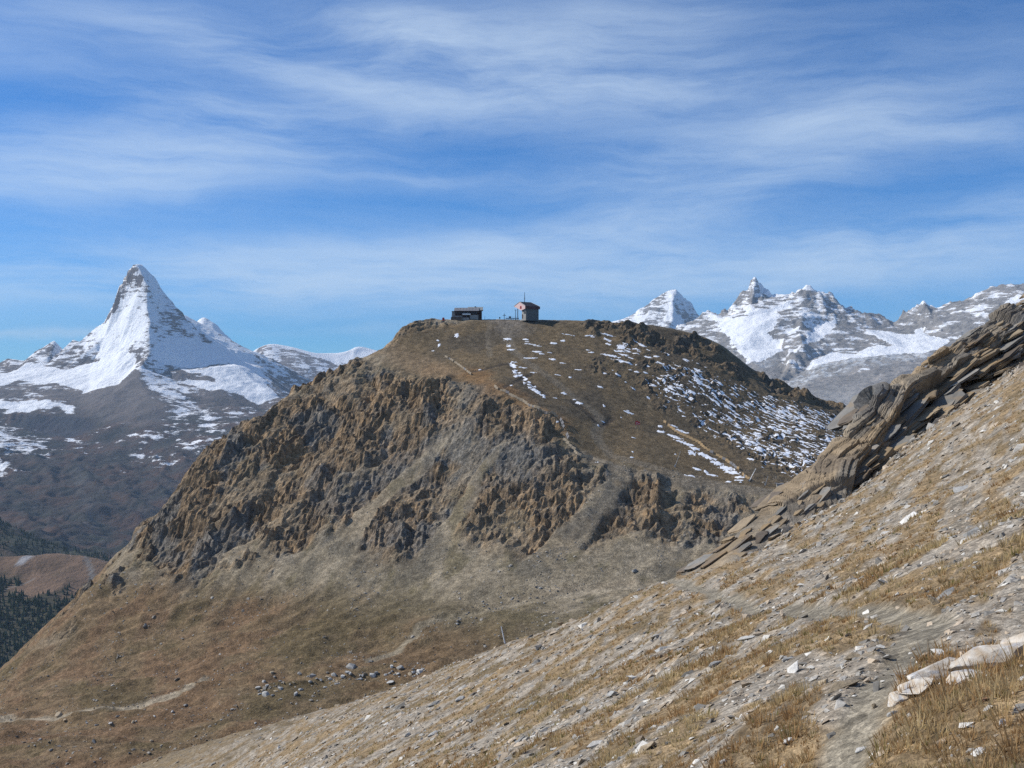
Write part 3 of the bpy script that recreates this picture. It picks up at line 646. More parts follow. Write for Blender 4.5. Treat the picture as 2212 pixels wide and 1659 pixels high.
lowcrag = region([('w',-270,802),('w',-288,782),('w',-306,758),('w',-322,740),(110,1392),(190,1330),(260,1270),(330,1240),(420,1290),(500,1200),(600,1240),(640,1190)], 3, 10, 9)
bowl = region([(1240,760),(1420,740),(1600,830),(1850,895),(1830,1000),(1760,1050),(1650,1040),(1560,960),(1440,890),(1300,830)], 6, 8, 11)
# direction that rock gullies run: downhill and to the left
da = math.radians(34)
U = X * math.cos(da) + Y * math.sin(da) * -1.0       # across the gullies
Vv = X * math.sin(da) + Y * math.cos(da)
wob = fbm(X / 60, Y / 60, 3, .5, 15) * 14
but = ridged((U + wob) / 46, Vv / 120, 4, .5, 21)               # big buttresses
rib = ridged((U + wob * .6) / 11, Vv / 36, 4, .6, 27)           # ribs
wx_ = fbm(X / 9, Y / 9, 3, .5, 28) * 2.2; wy_ = fbm(X / 9 + 30, Y / 9, 3, .5, 30) * 2.2
k1, k1t, k1e = cells((U + wob * .5 + wx_) / 8.5, (Vv + wy_) / 19, 1)
k2, k2t, k2e = cells((U + wx_) / 3.9, (Vv + wy_) / 6.5, 2)
cl = np.clip(cliffR * (0.55 + 0.6 * ss(-.4, .3, fbm(X / 45, Y / 45, 4, .5, 33) + .15)), 0, 1)
cl = np.maximum(cl, lowcrag * ss(-.05, .35, fbm(X / 26, Y / 26, 4, .5, 35)))
cl = np.maximum(cl, np.maximum(crag * .55, rim * .75 * ss(-.5, .1, fbm(X / 30, Y / 30, 3, .5, 37))))
def terrace(h, per, k, ph):
    q = h / per + ph; f = q - np.floor(q)
    return (ss(.5 - k, .5 + k, f) - f) * per
tw = fbm(X / 40, Y / 40, 4, .5, 41)
gsl_ = np.clip(region([(980,905),(1100,920),(1200,960),(1215,1000),(1150,1030),(1060,1050),(960,1040),(900,1060),(800,1080),(720,1100),(640,1080),(760,1010),(880,990)], 5, 14, 17), 0, 1)
chute = ss(.24, .42, perlin((U + wob * .8) / 27, Vv / 170, 95)) * ss(-5, -60, soft) * ss(-215, -150, X)
cl = cl * (1 - .8 * chute)
d2 = math.radians(14); U2 = X * math.cos(d2) - Y * math.sin(d2); V2 = X * math.sin(d2) + Y * math.cos(d2)
fl1 = np.abs(perlin((U2 + wob * .35 + wx_ * .4) / 8.0, V2 / 30, 96)); fl2 = np.abs(perlin((U2 + wx_ * .4) / 4.2, V2 / 16, 97)); fl3 = np.abs(perlin(U2 / 30, (V2 + wob) / 8, 98))
flute = (ss(0, .30, fl1) * 2.0 + ss(0, .28, fl2) * 1.0 + ss(0, .16, fl3) * 1.2) * (.45 + .75 * ss(-.3, .4, fbm(X / 38, Y / 38, 3, .5, 99)))
disp = (1 - .5 * gsl_) * ((but - .38) * 11 + (rib - .35) * .8 + flute - 1.9 + (k1 - .5) * .5 + k1t * .4 + (k2 - .5) * .8 + k2t * .6) * cl
hz = soft * (1 - .5 * cl) + hard * (.5 * cl)
tm = ss(-.25, .35, fbm(X / 33, Y / 33, 3, .5, 43))
ter = terrace(hz + tw * 16, 19.0, .16, 0.0) * .5 * tm + terrace(hz + tw * 9 + but * 5, 6.6, .12, .3) * .6 * (1 - .3 * tm)
rough = fbm(X / 7, Y / 7, 4, .62, 45) * .8 + (ridged(U / 5, Vv / 9, 3, .6, 46) - .4) * .8 * cl
hf.Z = hz + disp + ter * cl * (1 - .6 * gsl_) + rough * (.35 + .35 * bowl + cl)
# ribs of scree below the crags, hummocks on the floor
apron = ss(40, 0, np.abs(hz + 128)) * (1 - cl)
hf.Z += (ridged((U + wob) / 26, Vv / 160, 3, .5, 51) - .4) * 2.6 * apron
floor = ss(-120, -140, hz) * (1 - cl)
hf.Z += (fbm(X / 38, Y / 26, 4, .5, 55) * 2.2 + (ridged((X + Y * .3) / 60, Y / 17, 4, .5, 56) - .4) * 4.6) * floor
rockyb = ss(.12, .5, fbm(X / 22, Y / 22, 4, .6, 58) + .35 * region([(1500,960),(1600,930),(1720,960),(1790,1000),(1740,1050),(1640,1030),(1560,1000)], 6, 8, 59))
hf.Z += (((k2 - .5) * 2.0 + k2t * 1.4 + (k1 - .5) * 1.6) * rockyb + fbm(X / 14, Y / 5, 4, .55, 57) * .5) * bowl
# tracks and dug ditches
def track(pts, wd, depth=0.0):
    d = linedist(X, Y, [G(*p) for p in pts]) + fbm(X / 9, Y / 9, 3, .5, 61) * .8
    m = ss(wd + 1.2, wd - .2, d)
    hf.Z -= depth * m
    return m
t_main = track([(1100,690),(1095,720),(1110,760),(1150,790),(1200,825),(1250,865),(1290,895),(1300,910),(1285,940),(1320,985),(1420,1012),(1560,1045),(1680,1066)], 3.2)
t_edge = track([(1240,975),(1320,1008),(1420,1022),(1560,1052),(1690,1068)], 4.0)
t_up = track([(1058,700),(1054,720),(1056,750),(1060,770)], 1.6)
ditch = np.maximum.reduce([track([(1103,787),(1130,815),(1180,852)], 1.4, .8), track([(1240,868),(1290,912),(1300,920),(1320,905)], 1.3, .8), track([(1100,785),(1040,800),(1020,803)], 1.0, .6), track([(1090,837),(1120,822),(1150,808)], 1.2, .6)])
t_low = track([(1395,1268),(1250,1282),(1100,1310),(960,1335),(905,1352),(895,1372),(860,1405),(800,1425)], 2.5, .5)
t_floor = track([(0,1548),(120,1552),(260,1530),(380,1500),(410,1478),(440,1470)], 2.3, .3)
bank = ss(9, 3, linedist(X, Y, [G(1395,1266), G(1250,1277), G(1100,1304), G(960,1330)])) * (1 - t_low)
# ---- what the ground is made of
gx, gy = hf.slope(); sl = np.hypot(gx, gy)
f1 = fbm(X / 60, Y / 60, 5, .55, 71); f2 = fbm(X / 9, Y / 9, 4, .6, 75); f3 = fbm(X / 24, Y / 24, 4, .55, 79); f4 = fbm(X / 3.6, Y / 3.6, 3, .6, 83)
one = np.ones(X.shape + (3,))
grass = cmix(one * np.array((.142, .108, .066)), (.172, .126, .073), ss(-.3, .4, f3)); grass = cmix(grass, (.110, .088, .060), ss(.05, .6, f1))
scree = cmix(one * np.array((.235, .195, .135)), (.285, .238, .168), ss(-.3, .4, f3)); sk_ = ridged((U + wob * .7) / 13, Vv / 150, 4, .55, 87)
scree = cmix(scree, (.29, .245, .175), ss(.35, .8, sk_) * .7); scree = cmix(scree, (.165, .145, .112), ss(.15, .6, f1 + f2 * .3))
rock = cmix(one * np.array((.225, .160, .097)), (.315, .212, .118), ss(-.25, .45, f3 + f4 * .35)); rock = cmix(rock, (.15, .12, .088), ss(.15, .65, f2))
slate = cmix(one * np.array((.135, .130, .118)), (.185, .178, .162), ss(-.3, .4, f2 + f4 * .4))
top = ss(0, 1, region([(840,745),(870,812),(960,815),(1070,838),(1215,912),(1240,985),(1320,1003),(1500,1037),(1720,1075),(1860,960),(1860,884),(1600,780),(1450,705),(1165,680),(865,686)], 3, 5, 13))
c = grass * top[..., None] + scree * (1 - top)[..., None]
c = cmix(c, (.14, .112, .062), (1 - top) * ss(.08, .5, f1 + .1 * f2) * ss(-60, -150, hz) * .35)
gsl = np.clip(region([(980,905),(1100,920),(1200,960),(1215,1000),(1150,1030),(1060,1050),(960,1040),(900,1060),(800,1080),(720,1100),(640,1080),(760,1010),(880,990)], 5, 14, 17) + .9 * region([(820,1130),(900,1120),(960,1160),(930,1200),(840,1190),(760,1180)], 4, 10, 19), 0, 1)
gsl = np.maximum(gsl * ss(-.35, .15, f3 + .2), .75 * ss(.18, .5, fbm(X / 42, Y / 42, 4, .55, 101)))
rk = cmix(rock, slate, gsl[..., None] * np.ones(3)) if False else rock * (1 - gsl)[..., None] + slate * gsl[..., None]
rmask = np.clip(cl * ss(.55, 1.0, sl + f2 * .25) * .6 + .6 * cl, 0, 1)
rmask = np.maximum(rmask, .9 * bowl * rockyb * ss(.3, .7, sl + f2 * .3))
rk2 = rk.copy()
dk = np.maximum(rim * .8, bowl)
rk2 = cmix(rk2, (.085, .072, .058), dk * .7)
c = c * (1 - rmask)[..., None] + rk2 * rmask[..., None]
# moss in the gullies, ochre patches at the cliff edge
c = cmix(c, (.105, .088, .036), (1 - top) * ss(.22, .5, fbm(X / 30, Y / 55, 4, .55, 91)) * (1 - rmask) * .45)
edge = ss(16, 2, linedist(X, Y, [G(940,800), G(1010,812), G(1070,836), G(1110,870), G(1200,915)]) + f3 * 8)
c = cmix(c, (.25, .135, .055), edge * .6 * (1 - rmask))
c = cmix(c, (.23, .165, .10), ss(22, 6, linedist(X, Y, [G(845,762), G(900,790), G(960,806)]) + f3 * 9) * .7 * (1 - rmask))
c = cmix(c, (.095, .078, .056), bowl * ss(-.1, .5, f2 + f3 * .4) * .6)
fl = floor * (1 - rmask)
c = cmix(c, (.175, .118, .064), fl * .85); c = cmix(c, (.19, .116, .066), fl * ss(-.1, .4, f1 * .8 + f3 * .6) * .65); c = cmix(c, (.115, .088, .045), fl * ss(.1, .5, -f1 + f2 * .2) * .7)
c = cmix(c, (.34, .285, .205), np.clip(t_low + t_floor, 0, 1) * .9); c = cmix(c, (.27, .22, .155), bank * .6)
c = cmix(c, (.205, .172, .128), np.clip(t_main * .6 + t_edge * .85 + t_up * .5, 0, 1)); c = cmix(c, (.06, .05, .042), ditch * .7)
c = cmix(c, (.20, .175, .145), ss(26, 8, np.hypot(X - G(1110, 692)[0], (Y - G(1110, 695)[1]) * .8) + f3 * 8) * .8)
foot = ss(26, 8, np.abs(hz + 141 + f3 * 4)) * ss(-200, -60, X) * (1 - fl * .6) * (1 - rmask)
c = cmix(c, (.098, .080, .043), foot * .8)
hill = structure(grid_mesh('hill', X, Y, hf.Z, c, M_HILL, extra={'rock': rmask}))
hill.data.polygons.foreach_set('use_smooth', ((rmask[:-1, :-1] + bowl[:-1, :-1] * .4) < .3).ravel())
hfH = hf; bowlH = bowl; rmaskH = rmask
# ------------------------------------------------------------------ the near slope
FA, FB, FC = .548, -.228, -2.05
fg = [(1390,1290,75),(1300,1338,90),(1200,1384,100),(1100,1430,110),(1000,1468,120),(900,1503,130),(800,1530,140),(700,1556,150),(600,1584,160),(500,1615,170),(400,1650,180),(300,1688,190),(150,1745,200)]
ctl = [P(*p) for p in fg]
for x, y, z in list(ctl): ctl.append((x + 3, y + 14, z - 7.2)); ctl.append((x + 8, y + 60, z - 48)); ctl.append((x, y + 110, z - 95))
ctl += [P(*p) for p in [(1106,1659,16),(1250,1500,30),(900,1600,38),(700,1620,60),(450,1690,100),(1900,1480,7.6),(1985,1385,9.6),(2000,1346,11),(1900,1330,13.5),(1780,1319,17),(1700,1308,21.5),(1600,1290,32),(1540,1279,40),(1480,1266,52),(1445,1254,60),
        (1560,1228,57),(1650,1183,61),(1750,1123,66),(1850,1053,72),(1930,993,78),(2010,940,83),(2100,880,89),(2212,785,98),(2400,665,113),(2212,1659,5.0),(2212,1400,8.2),(2212,1200,14),(2000,1200,24),(2212,1000,32),(1800,1220,36),(2100,1050,44)]]
ctl += [(x, y, FA * x + FB * y + FC) for x, y in [(0, 0), (-8, 0), (8, 0), (0, -12), (12, -12), (-12, -12), (-15, 10), (20, 6), (40, 20), (30, -10), (-30, -10), (70, 40), (-40, 30), (90, 90), (-60, 70)]]
back = [P(*p) for p in [(1540,1215,64),(1680,1085,77),(1765,1010,83),(1880,880,92),(2000,800,103),(2150,705,118),(2300,610,134)]]
ctl += [(x + 2, y + 10, z - 6) for x, y, z in back] + [(x - 4, y + 60, z - 50) for x, y, z in back] + [(x - 8, y + 130, z - 100) for x, y, z in back]
ctl = np.array(ctl)
res = ctl[:, 2] - (FA * ctl[:, 0] + FB * ctl[:, 1] + FC)
def kern(r): return np.sqrt(r * r + .25)
K = kern(np.hypot(ctl[:, None, 0] - ctl[None, :, 0], ctl[:, None, 1] - ctl[None, :, 1]))
WT = np.linalg.solve(K - np.eye(len(ctl)) * .02, res)
def near_base(x, y):
    sh = np.shape(x); x = np.ravel(x); y = np.ravel(y); out = np.zeros(x.shape)
    for k in range(len(ctl)): out += WT[k] * kern(np.hypot(x - ctl[k, 0], y - ctl[k, 1]))
    return (out + FA * x + FB * y + FC).reshape(sh)
PATH = [P(*p)[:2] for p in [(1600,1800,4.2),(1760,1620,5.6),(1850,1530,6.7),(1900,1480,7.6),(1960,1420,8.8),(1998,1375,10),(1985,1345,11.2),(1900,1330,13.5),(1780,1319,17),(1700,1308,21.5),(1600,1290,32),(1540,1279,40),(1480,1266,52),(1445,1254,60),(1442,1240,66)]]
def pathmask(x, y):
    d = linedist(x, y, PATH); wd = .105 + .0036 * np.clip(y, 0, 60)
    d = d + fbm(x * 3.1, y * 3.1, 3, .5, 201) * .05 + np.exp(-((y - 9.8) / .8) ** 2) * -.10
    return ss(wd + .12, wd - .06, d), d
def near_h(x, y):
    z = near_base(x, y)
    r = np.hypot(x, y)
    pm, d = pathmask(x, y)
    b = fbm(x / 9, y / 9, 4, .5, 205) * np.clip(r / 90, .10, .35) + fbm(x / 1.1, y / 1.1, 4, .55, 207) * .07 * (1 - pm)
    b += fbm(x / 35, y / 35, 3, .5, 209) * np.clip((r - 20) / 60, 0, 1) * .45
    return z + b - pm * .045
nr = 490
th = np.radians(np.concatenate([np.linspace(-100, -30, 36), np.linspace(-28.5, 29, 450), np.linspace(30.5, 105, 36)])); rr_ = np.exp(np.linspace(math.log(1.0), math.log(330), nr))
TH, RR = np.meshgrid(th, rr_)
X, Y = RR * np.sin(TH), RR * np.cos(TH)
Z = near_h(X, Y)
# keep it out of the basin where it has ended
pm, _ = pathmask(X, Y)
g1 = fbm(X / 2.2, Y / 2.2, 5, .6, 211); g2 = fbm(X / 12, Y / 12, 4, .55, 213); g3 = fbm(X / .5, Y / .5, 4, .6, 215)
# turf grows in strips along the slope with stony ground between
da = math.radians(62)
SU = X * math.cos(da) + Y * math.sin(da); SV = -X * math.sin(da) + Y * math.cos(da)
strip = fbm(SU / 9, SV / 2.6, 4, .55, 217)
turf = lambda x, y: ss(-.25, .22, .55 * np.exp(-((linedist(x, y, PATH) - .55) / .38) ** 2) * ss(26, 12, y) + fbm((x * math.cos(da) + y * math.sin(da)) / 4.5, (-x * math.sin(da) + y * math.cos(da)) / 1.2, 5, .62, 217) * .9 + fbm(x / 2.2, y / 2.2, 5, .6, 211) * .55 - .01)
TU = turf(X, Y)
one = np.ones(X.shape + (3,))
tc_ = cmix(one * np.array((.205, .150, .088)), (.245, .175, .098), ss(-.3, .4, g1)); tc_ = cmix(tc_, (.155, .118, .07), ss(.1, .6, g2 + g3 * .3))
st_ = cmix(one * np.array((.250, .212, .165)), (.33, .29, .235), ss(-.3, .4, g3)); st_ = cmix(st_, (.18, .155, .12), ss(.0, .5, g1))
c = tc_ * TU[..., None] + st_ * (1 - TU)[..., None]
c = cmix(c, (.215, .190, .145), pm * .92)
spur = ss(95, 150, RR) * ss(-8, -40, X)
c = cmix(c, (.165, .122, .068), spur * .75)
near = structure(grid_mesh('ground', X, Y, Z, c, M_NEAR))

# the same slope under and behind the viewer
bx_, by_ = np.meshgrid(np.linspace(-90, 110, 120), np.linspace(-90, 30, 80))
bz_ = near_h(bx_, by_); ba_ = np.degrees(np.arctan2(bx_, by_)); bz_ = bz_ - .25 * ((np.hypot(bx_, by_) > 1.4) & (ba_ > -97) & (ba_ < 102))
structure(grid_mesh('ground', bx_, by_, bz_, cmix(np.ones(bx_.shape + (3,)) * np.array((.205, .150, .088)), (.25, .212, .165), 1 - turf(bx_, by_)), M_NEAR))

# ------------------------------------------------------------------ layered rock outcrop along the crest of the near slope
Lc = [(1445,1266,60),(1500,1255,58),(1560,1232,57),(1650,1186,61),(1750,1128,66),(1850,1058,72),(1930,1000,78),(2010,938,83),(2100,875,89),(2212,780,98),(2400,660,113),(2600,530,132)]
Uc = [(1470,1236,62),(1535,1203,63),(1600,1140,66.5),(1650,1090,70.5),(1690,1050,73.5),(1735,1010,76.5),(1800,968,80.5),(1855,886,85.5),(1885,848,88.5),(1955,828,93),(2000,768,97),(2105,703,105),(2212,640,114),(2400,520,131),(2550,420,148)]
def curve(pts, n):
    p = np.array([P(*q) for q in pts]); s = np.concatenate([[0], np.cumsum(np.linalg.norm(np.diff(p[:, :2], axis=0), axis=1))]); s /= s[-1]
    t = np.linspace(0, 1, n)
    q = np.stack([np.interp(t, s, p[:, k]) for k in range(3)], 1)
    k = np.ones(9) / 9
    return np.stack([np.convolve(np.pad(q[:, i], 4, mode='edge'), k, 'valid') for i in range(3)], 1)
NA, NB = 490, 150
Lq, Uq = curve(Lc, NA), curve(Uc, NA)
t = np.linspace(0, 1, NA)
dirv = np.gradient(Uq, axis=0); dirv /= np.linalg.norm(dirv, axis=1)[:, None]
B1 = Uq + np.array((1.2, .9, -1.9)); B2 = Uq + np.array((5.0, 6.0, -16.0)); L0 = Lq + np.array((.2, -2.0, -1.6))
s = np.linspace(0, 1, NB)
kn_s = np.array([0, .10, .72, .84, 1.0]); ctr = np.stack([L0, Lq, Uq, B1, B2], 0)
S = np.zeros((NB, NA, 3))
for i in range(NB):
    k = min(3, int(np.searchsorted(kn_s, s[i], 'right') - 1)); f = (s[i] - kn_s[k]) / (kn_s[k + 1] - kn_s[k])
    S[i] = ctr[k] * (1 - f) + ctr[k + 1] * f
for i in range(3): S[..., i] = blur(S[..., i], 5)
du = np.gradient(S, axis=1); dv = np.gradient(S, axis=0)
nrm = np.cross(du, dv); nrm /= np.linalg.norm(nrm, axis=2)[..., None] + 1e-9
if nrm[NB // 3, NA // 2, 1] > 0: nrm = -nrm
# bedding: layers run along the crest and dip into the hill
axis = (Uq[-1] - Uq[0]) / np.linalg.norm(Uq[-1] - Uq[0])
upv = np.array((0, 0, 1.0)); bedn = upv - axis * axis.dot(upv); bedn /= np.linalg.norm(bedn)
bedn = bedn + np.cross(axis, bedn) * -.12; bedn = bedn - axis * axis.dot(bedn); bedn /= np.linalg.norm(bedn)
A_ = S @ axis; Q = S @ bedn
side = np.cross(axis, bedn); W_ = S @ side
warp = perlin3(A_ / 20, W_ / 9, Q / 9, 2) * .7 + perlin3(A_ / 5, W_ / 3, Q / 3, 5) * .14
q = Q + warp
def layer(q, per, seed):
    k = np.floor(q / per); f = q / per - k
    h = np.sin(k * 12.9898 + seed * 78.233) * 43758.5453; h = h - np.floor(h)
    return h, f
h0, fr0 = layer(q, 1.25, 7); h1, fr1 = layer(q, .46, 1); h2, fr2 = layer(q + A_ * .004, .17, 2)
k0 = np.floor(q / 1.25); k1_ = np.floor(q / .46); k2_ = np.floor(q / .17)
brk0 = perlin3(A_ / 11, W_ / 8, k0 * 3.7, 8); brk = perlin3(A_ / 5.5, W_ / 4, k1_ * 3.7, 9); brk2 = perlin3(A_ / 2.6, W_ / 2, k2_ * 2.1, 12)
env = (ss(0, .14, s) * (1 - .9 * ss(.70, .80, s)))[:, None] * np.ones(NA)[None]
endf = ss(.03, .26, t)[None, :] * np.ones((NB, 1))
dsp = (h0 - .5) * 1.5 + ss(-.02, .05, brk0) * .9 - .4 + (h1 - .5) * .7 + ss(-.02, .05, brk) * .45 - .2 + (h2 - .5) * .26 + ss(0, .05, brk2) * .14 - ss(.84, 1, fr1) * .2 - ss(.78, 1, fr2) * .09
dsp += perlin3(A_ / .9, W_ / .9, Q / .9, 17) * .09
big = perlin3(A_ / 12, W_ / 9, Q / 9, 15) * .32 - .2
S2 = S + nrm * ((dsp * .85 + big) * env * endf * (.5 + .5 * ss(0, .35, t))[None, :])[..., None]
# a free-standing knob where the crest breaks
hue = perlin3(A_ / 14, W_ / 6, q / 1.6, 21); hue2 = perlin3(A_ / 5, W_ / 2.5, q / .4, 25)
one = np.ones(S2.shape[:2] + (3,))
c = cmix(one * np.array((.215, .188, .150)), (.285, .235, .17), ss(-.3, .4, hue2)); c = cmix(c, (.175, .17, .16), ss(.0, .5, hue)); c = cmix(c, (.33, .245, .15), ss(.15, .55, -hue + hue2 * .3) * .8)
c = cmix(c, (.12, .10, .08), ss(.2, .6, perlin3(A_ / 4, W_ / 4, Q / 4, 31)) * .6)
outcrop = empty('rock_outcrop', tuple(Lq[NA // 3]))
tag(outcrop, 'long crest of brown and grey rock slabs above the stony slope', 'rock outcrop')
ob = np.array(outcrop.location)
raw_mesh('bedrock', S2.reshape(-1, 3) - ob, grid_faces(NB, NA), M_ROCK, c, smooth=False, parent=outcrop)
def slab_mesh(seed, tone):
    """a plate of layered rock: ragged outline, edge built of thin leaves"""
    r2 = np.random.default_rng(seed); n_ = 15; nr_ = 6
    aa = np.sort(r2.uniform(0, 2 * np.pi, n_)); aa = .5 * aa + .5 * np.arange(n_) / n_ * 2 * np.pi
    def sq(v): return np.sign(v) * np.abs(v) ** .6
    ox, oy = sq(np.cos(aa)) * r2.uniform(.78, 1.05, n_), sq(np.sin(aa)) * r2.uniform(.7, 1.05, n_)
    V = []; zs = np.sort(np.concatenate([[0, 1], r2.uniform(.08, .92, nr_ - 2)]))
    for k_, z_ in enumerate(zs):
        f = r2.uniform(.86, 1.0, n_) * r2.uniform(.9, 1.0)
        V += [(ox[i] * f[i], oy[i] * f[i], z_ - .5 + .10 * ox[i] * r2.normal() * .5) for i in range(n_)]
    F = [tuple(range(n_))[::-1], tuple((nr_ - 1) * n_ + i for i in range(n_))]
    F += [(k_ * n_ + i, k_ * n_ + (i + 1) % n_, (k_ + 1) * n_ + (i + 1) % n_, (k_ + 1) * n_ + i) for k_ in range(nr_ - 1) for i in range(n_)]
    me = bpy.data.meshes.new('slab'); me.from_pydata(V, [], F); me.materials.append(tone); return me
def slab_mat(name, rgb, var):
    m, n, l, b = mat_base(name, .92, .2)
    tcn = n.new('ShaderNodeTexCoord'); geo = n.new('ShaderNodeNewGeometry'); oi = n.new('ShaderNodeObjectInfo')
    mp = n.new('ShaderNodeMapping'); mp.inputs['Scale'].default_value = (1.2, 1.2, 6.0); l.new(tcn.outputs['Object'], mp.inputs[0])
    t = n.new('ShaderNodeTexNoise'); t.inputs['Scale'].default_value = 1.3; t.inputs['Detail'].default_value = 7; t.inputs['Roughness'].default_value = .65; l.new(mp.outputs[0], t.inputs['Vector'])
    t2 = n.new('ShaderNodeTexNoise'); t2.inputs['Scale'].default_value = .5; t2.inputs['Detail'].default_value = 5; l.new(geo.outputs['Position'], t2.inputs['Vector'])
    r = n.new('ShaderNodeValToRGB'); l.new(t.outputs[0], r.inputs[0]); r.color_ramp.elements[0].position = .3; r.color_ramp.elements[1].position = .7
    r.color_ramp.elements[0].color = tuple(c_ * (1 - var) for c_ in rgb) + (1,); r.color_ramp.elements[1].color = tuple(c_ * (1 + var) for c_ in rgb) + (1,)
    mr = n.new('ShaderNodeMapRange'); l.new(oi.outputs['Random'], mr.inputs[0]); mr.inputs[3].default_value = .78; mr.inputs[4].default_value = 1.2
    vm = n.new('ShaderNodeVectorMath'); vm.operation = 'SCALE'; l.new(r.outputs[0], vm.inputs[0]); l.new(mr.outputs[0], vm.inputs['Scale'])
    mx = n.new('ShaderNodeMix'); mx.data_type = 'RGBA'; m2 = n.new('ShaderNodeMapRange'); l.new(t2.outputs[0], m2.inputs[0]); m2.inputs[1].default_value = .5; m2.inputs[2].default_value = .68; m2.inputs[4].default_value = .55
    l.new(m2.outputs[0], mx.inputs[0]); l.new(vm.outputs[0], mx.inputs[6]); mx.inputs[7].default_value = (.33, .215, .10, 1); l.new(mx.outputs[2], b.inputs['Base Color'])
    bp = n.new('ShaderNodeBump'); bp.inputs['Strength'].default_value = .8; bp.inputs['Distance'].default_value = .12; l.new(t.outputs[0], bp.inputs['Height']); l.new(bp.outputs[0], b.inputs['Normal'])
    return m
SLM = [slab_mat('slab_brown', (.25, .195, .13), .3), slab_mat('slab_grey', (.21, .20, .18), .3), slab_mat('slab_ochre', (.28, .22, .145), .25), slab_mat('slab_dark', (.14, .115, .09), .3)]
SLABS = [slab_mesh(400 + i, SLM[(0, 1, 0, 2, 1, 3)[i % 6]]) for i in range(18)]
rs2 = np.random.default_rng(91)
def put_slab(pos_, axv, nv, ln, wd, th):
    x_ = axv / np.linalg.norm(axv); z_ = nv - x_ * x_.dot(nv); z_ /= np.linalg.norm(z_); y_ = np.cross(z_, x_)
    o = bpy.data.objects.new('slab', SLABS[rs2.integers(0, 18)]); col.objects.link(o); o.parent = outcrop
    p_ = pos_ - ob
    o.matrix_local = Matrix(((x_[0] * ln, y_[0] * wd, z_[0] * th, p_[0]), (x_[1] * ln, y_[1] * wd, z_[1] * th, p_[1]), (x_[2] * ln, y_[2] * wd, z_[2] * th, p_[2]), (0, 0, 0, 1)))
sdv = np.cross(axis, bedn); sdv = sdv if sdv[1] < 0 else -sdv           # towards the viewer
for i in range(230):
    tt = rs2.uniform(0, .92); k_ = int(tt * (NA - 1)); s_ = rs2.uniform(.02, .9)
    big_ = .35 + .65 * float(ss(0, .3, tt))
    p_ = Lq[k_] * (1 - s_) + Uq[k_] * s_
    loc_ax = Uq[min(NA - 1, k_ + 40)] - Uq[max(0, k_ - 40)]; loc_ax = loc_ax / np.linalg.norm(loc_ax) * .75 + axis * .25 + rs2.normal(size=3) * .035
    nv = bedn + sdv * rs2.normal(-.12, .10) + axis * rs2.normal(0, .04)
    ln = rs2.lognormal(1.05, .40) * big_; wd = rs2.uniform(.9, 1.9) * big_; th = rs2.uniform(.10, .36) * big_ * (1.6 if i % 7 == 0 else 1)
    put_slab(p_ - sdv * (wd * .88 - rs2.uniform(.0, .34) * big_) + bedn * rs2.uniform(-.35, .05) * big_, loc_ax, nv, ln, wd, th)
# broken slabs that stick out of the slope to the right of the crest
for i in range(15):
    tt = rs2.uniform(.45, .86); k_ = int(tt * (NA - 1)); off = rs2.uniform(1.0, 9.0)
    q_ = Lq[k_] + np.array((.35, -.94, 0)) * off; q_[2] = near_h(np.array([q_[0]]), np.array([q_[1]]))[0]
    put_slab(q_, axis + rs2.normal(size=3) * .1, bedn + sdv * .1 + rs2.normal(size=3) * .1, rs2.lognormal(.2, .45), rs2.uniform(.35, .9), rs2.uniform(.15, .4))
# ------------------------------------------------------------------ builders for the small things
class MB:
    """collects boxes, bars and polygons into one mesh"""
    def __init__(s): s.V = []; s.F = []
    def box(s, x0, x1, y0, y1, z0, z1):
        b = len(s.V)
        s.V += [(x0,y0,z0),(x1,y0,z0),(x1,y1,z0),(x0,y1,z0),(x0,y0,z1),(x1,y0,z1),(x1,y1,z1),(x0,y1,z1)]
        s.F += [(b,b+3,b+2,b+1),(b+4,b+5,b+6,b+7),(b,b+1,b+5,b+4),(b+1,b+2,b+6,b+5),(b+2,b+3,b+7,b+6),(b+3,b,b+4,b+7)]
        return s
    def prism(s, poly, x0, x1, axis='x'):
        """polygon in the two other axes, swept along axis"""
        n = len(poly); b = len(s.V)
        for x in (x0, x1):
            for p, q in poly: s.V.append((x, p, q) if axis == 'x' else (p, x, q) if axis == 'y' else (p, q, x))
        s.F += [tuple(b + i for i in range(n))[::-1], tuple(b + n + i for i in range(n))]
        s.F += [(b + i, b + (i + 1) % n, b + n + (i + 1) % n, b + n + i) for i in range(n)]
        return s
    def tube(s, p0, p1, r0, r1=None, n=8):
        r1 = r0 if r1 is None else r1
        p0, p1 = Vector(p0), Vector(p1); d = (p1 - p0).normalized()
        a = d.orthogonal().normalized(); c_ = d.cross(a); b = len(s.V)
        for p, r in ((p0, r0), (p1, r1)):
            for i in range(n):
                t_ = 2 * math.pi * i / n; s.V.append(tuple(p + a * (r * math.cos(t_)) + c_ * (r * math.sin(t_))))
        s.F += [(b + i, b + (i + 1) % n, b + n + (i + 1) % n, b + n + i) for i in range(n)]
        s.F += [tuple(b + i for i in range(n))[::-1], tuple(b + n + i for i in range(n))]
        return s
    def mesh(s, name, mat):
        me = bpy.data.meshes.new(name); me.from_pydata(s.V, [], s.F)
        bm = bmesh.new(); bm.from_mesh(me); bmesh.ops.recalc_face_normals(bm, faces=bm.faces); bm.to_mesh(me); bm.free()
        me.materials.append(mat); return me
    def build(s, name, mat, parent=None):
        o = bpy.data.objects.new(name, s.mesh(name, mat)); col.objects.link(o)
        if parent is not None: o.parent = parent
        return o
def link_copy(me, name, loc, rot, scale, parent=None):
    o = bpy.data.objects.new(name, me); col.objects.link(o)
    o.location = loc; o.rotation_euler = rot; o.scale = scale
    if parent is not None: o.parent = parent
    return o
def Gz(px, py, d0=420, d1=1080): return hfH.ray(px, py, d0, d1)
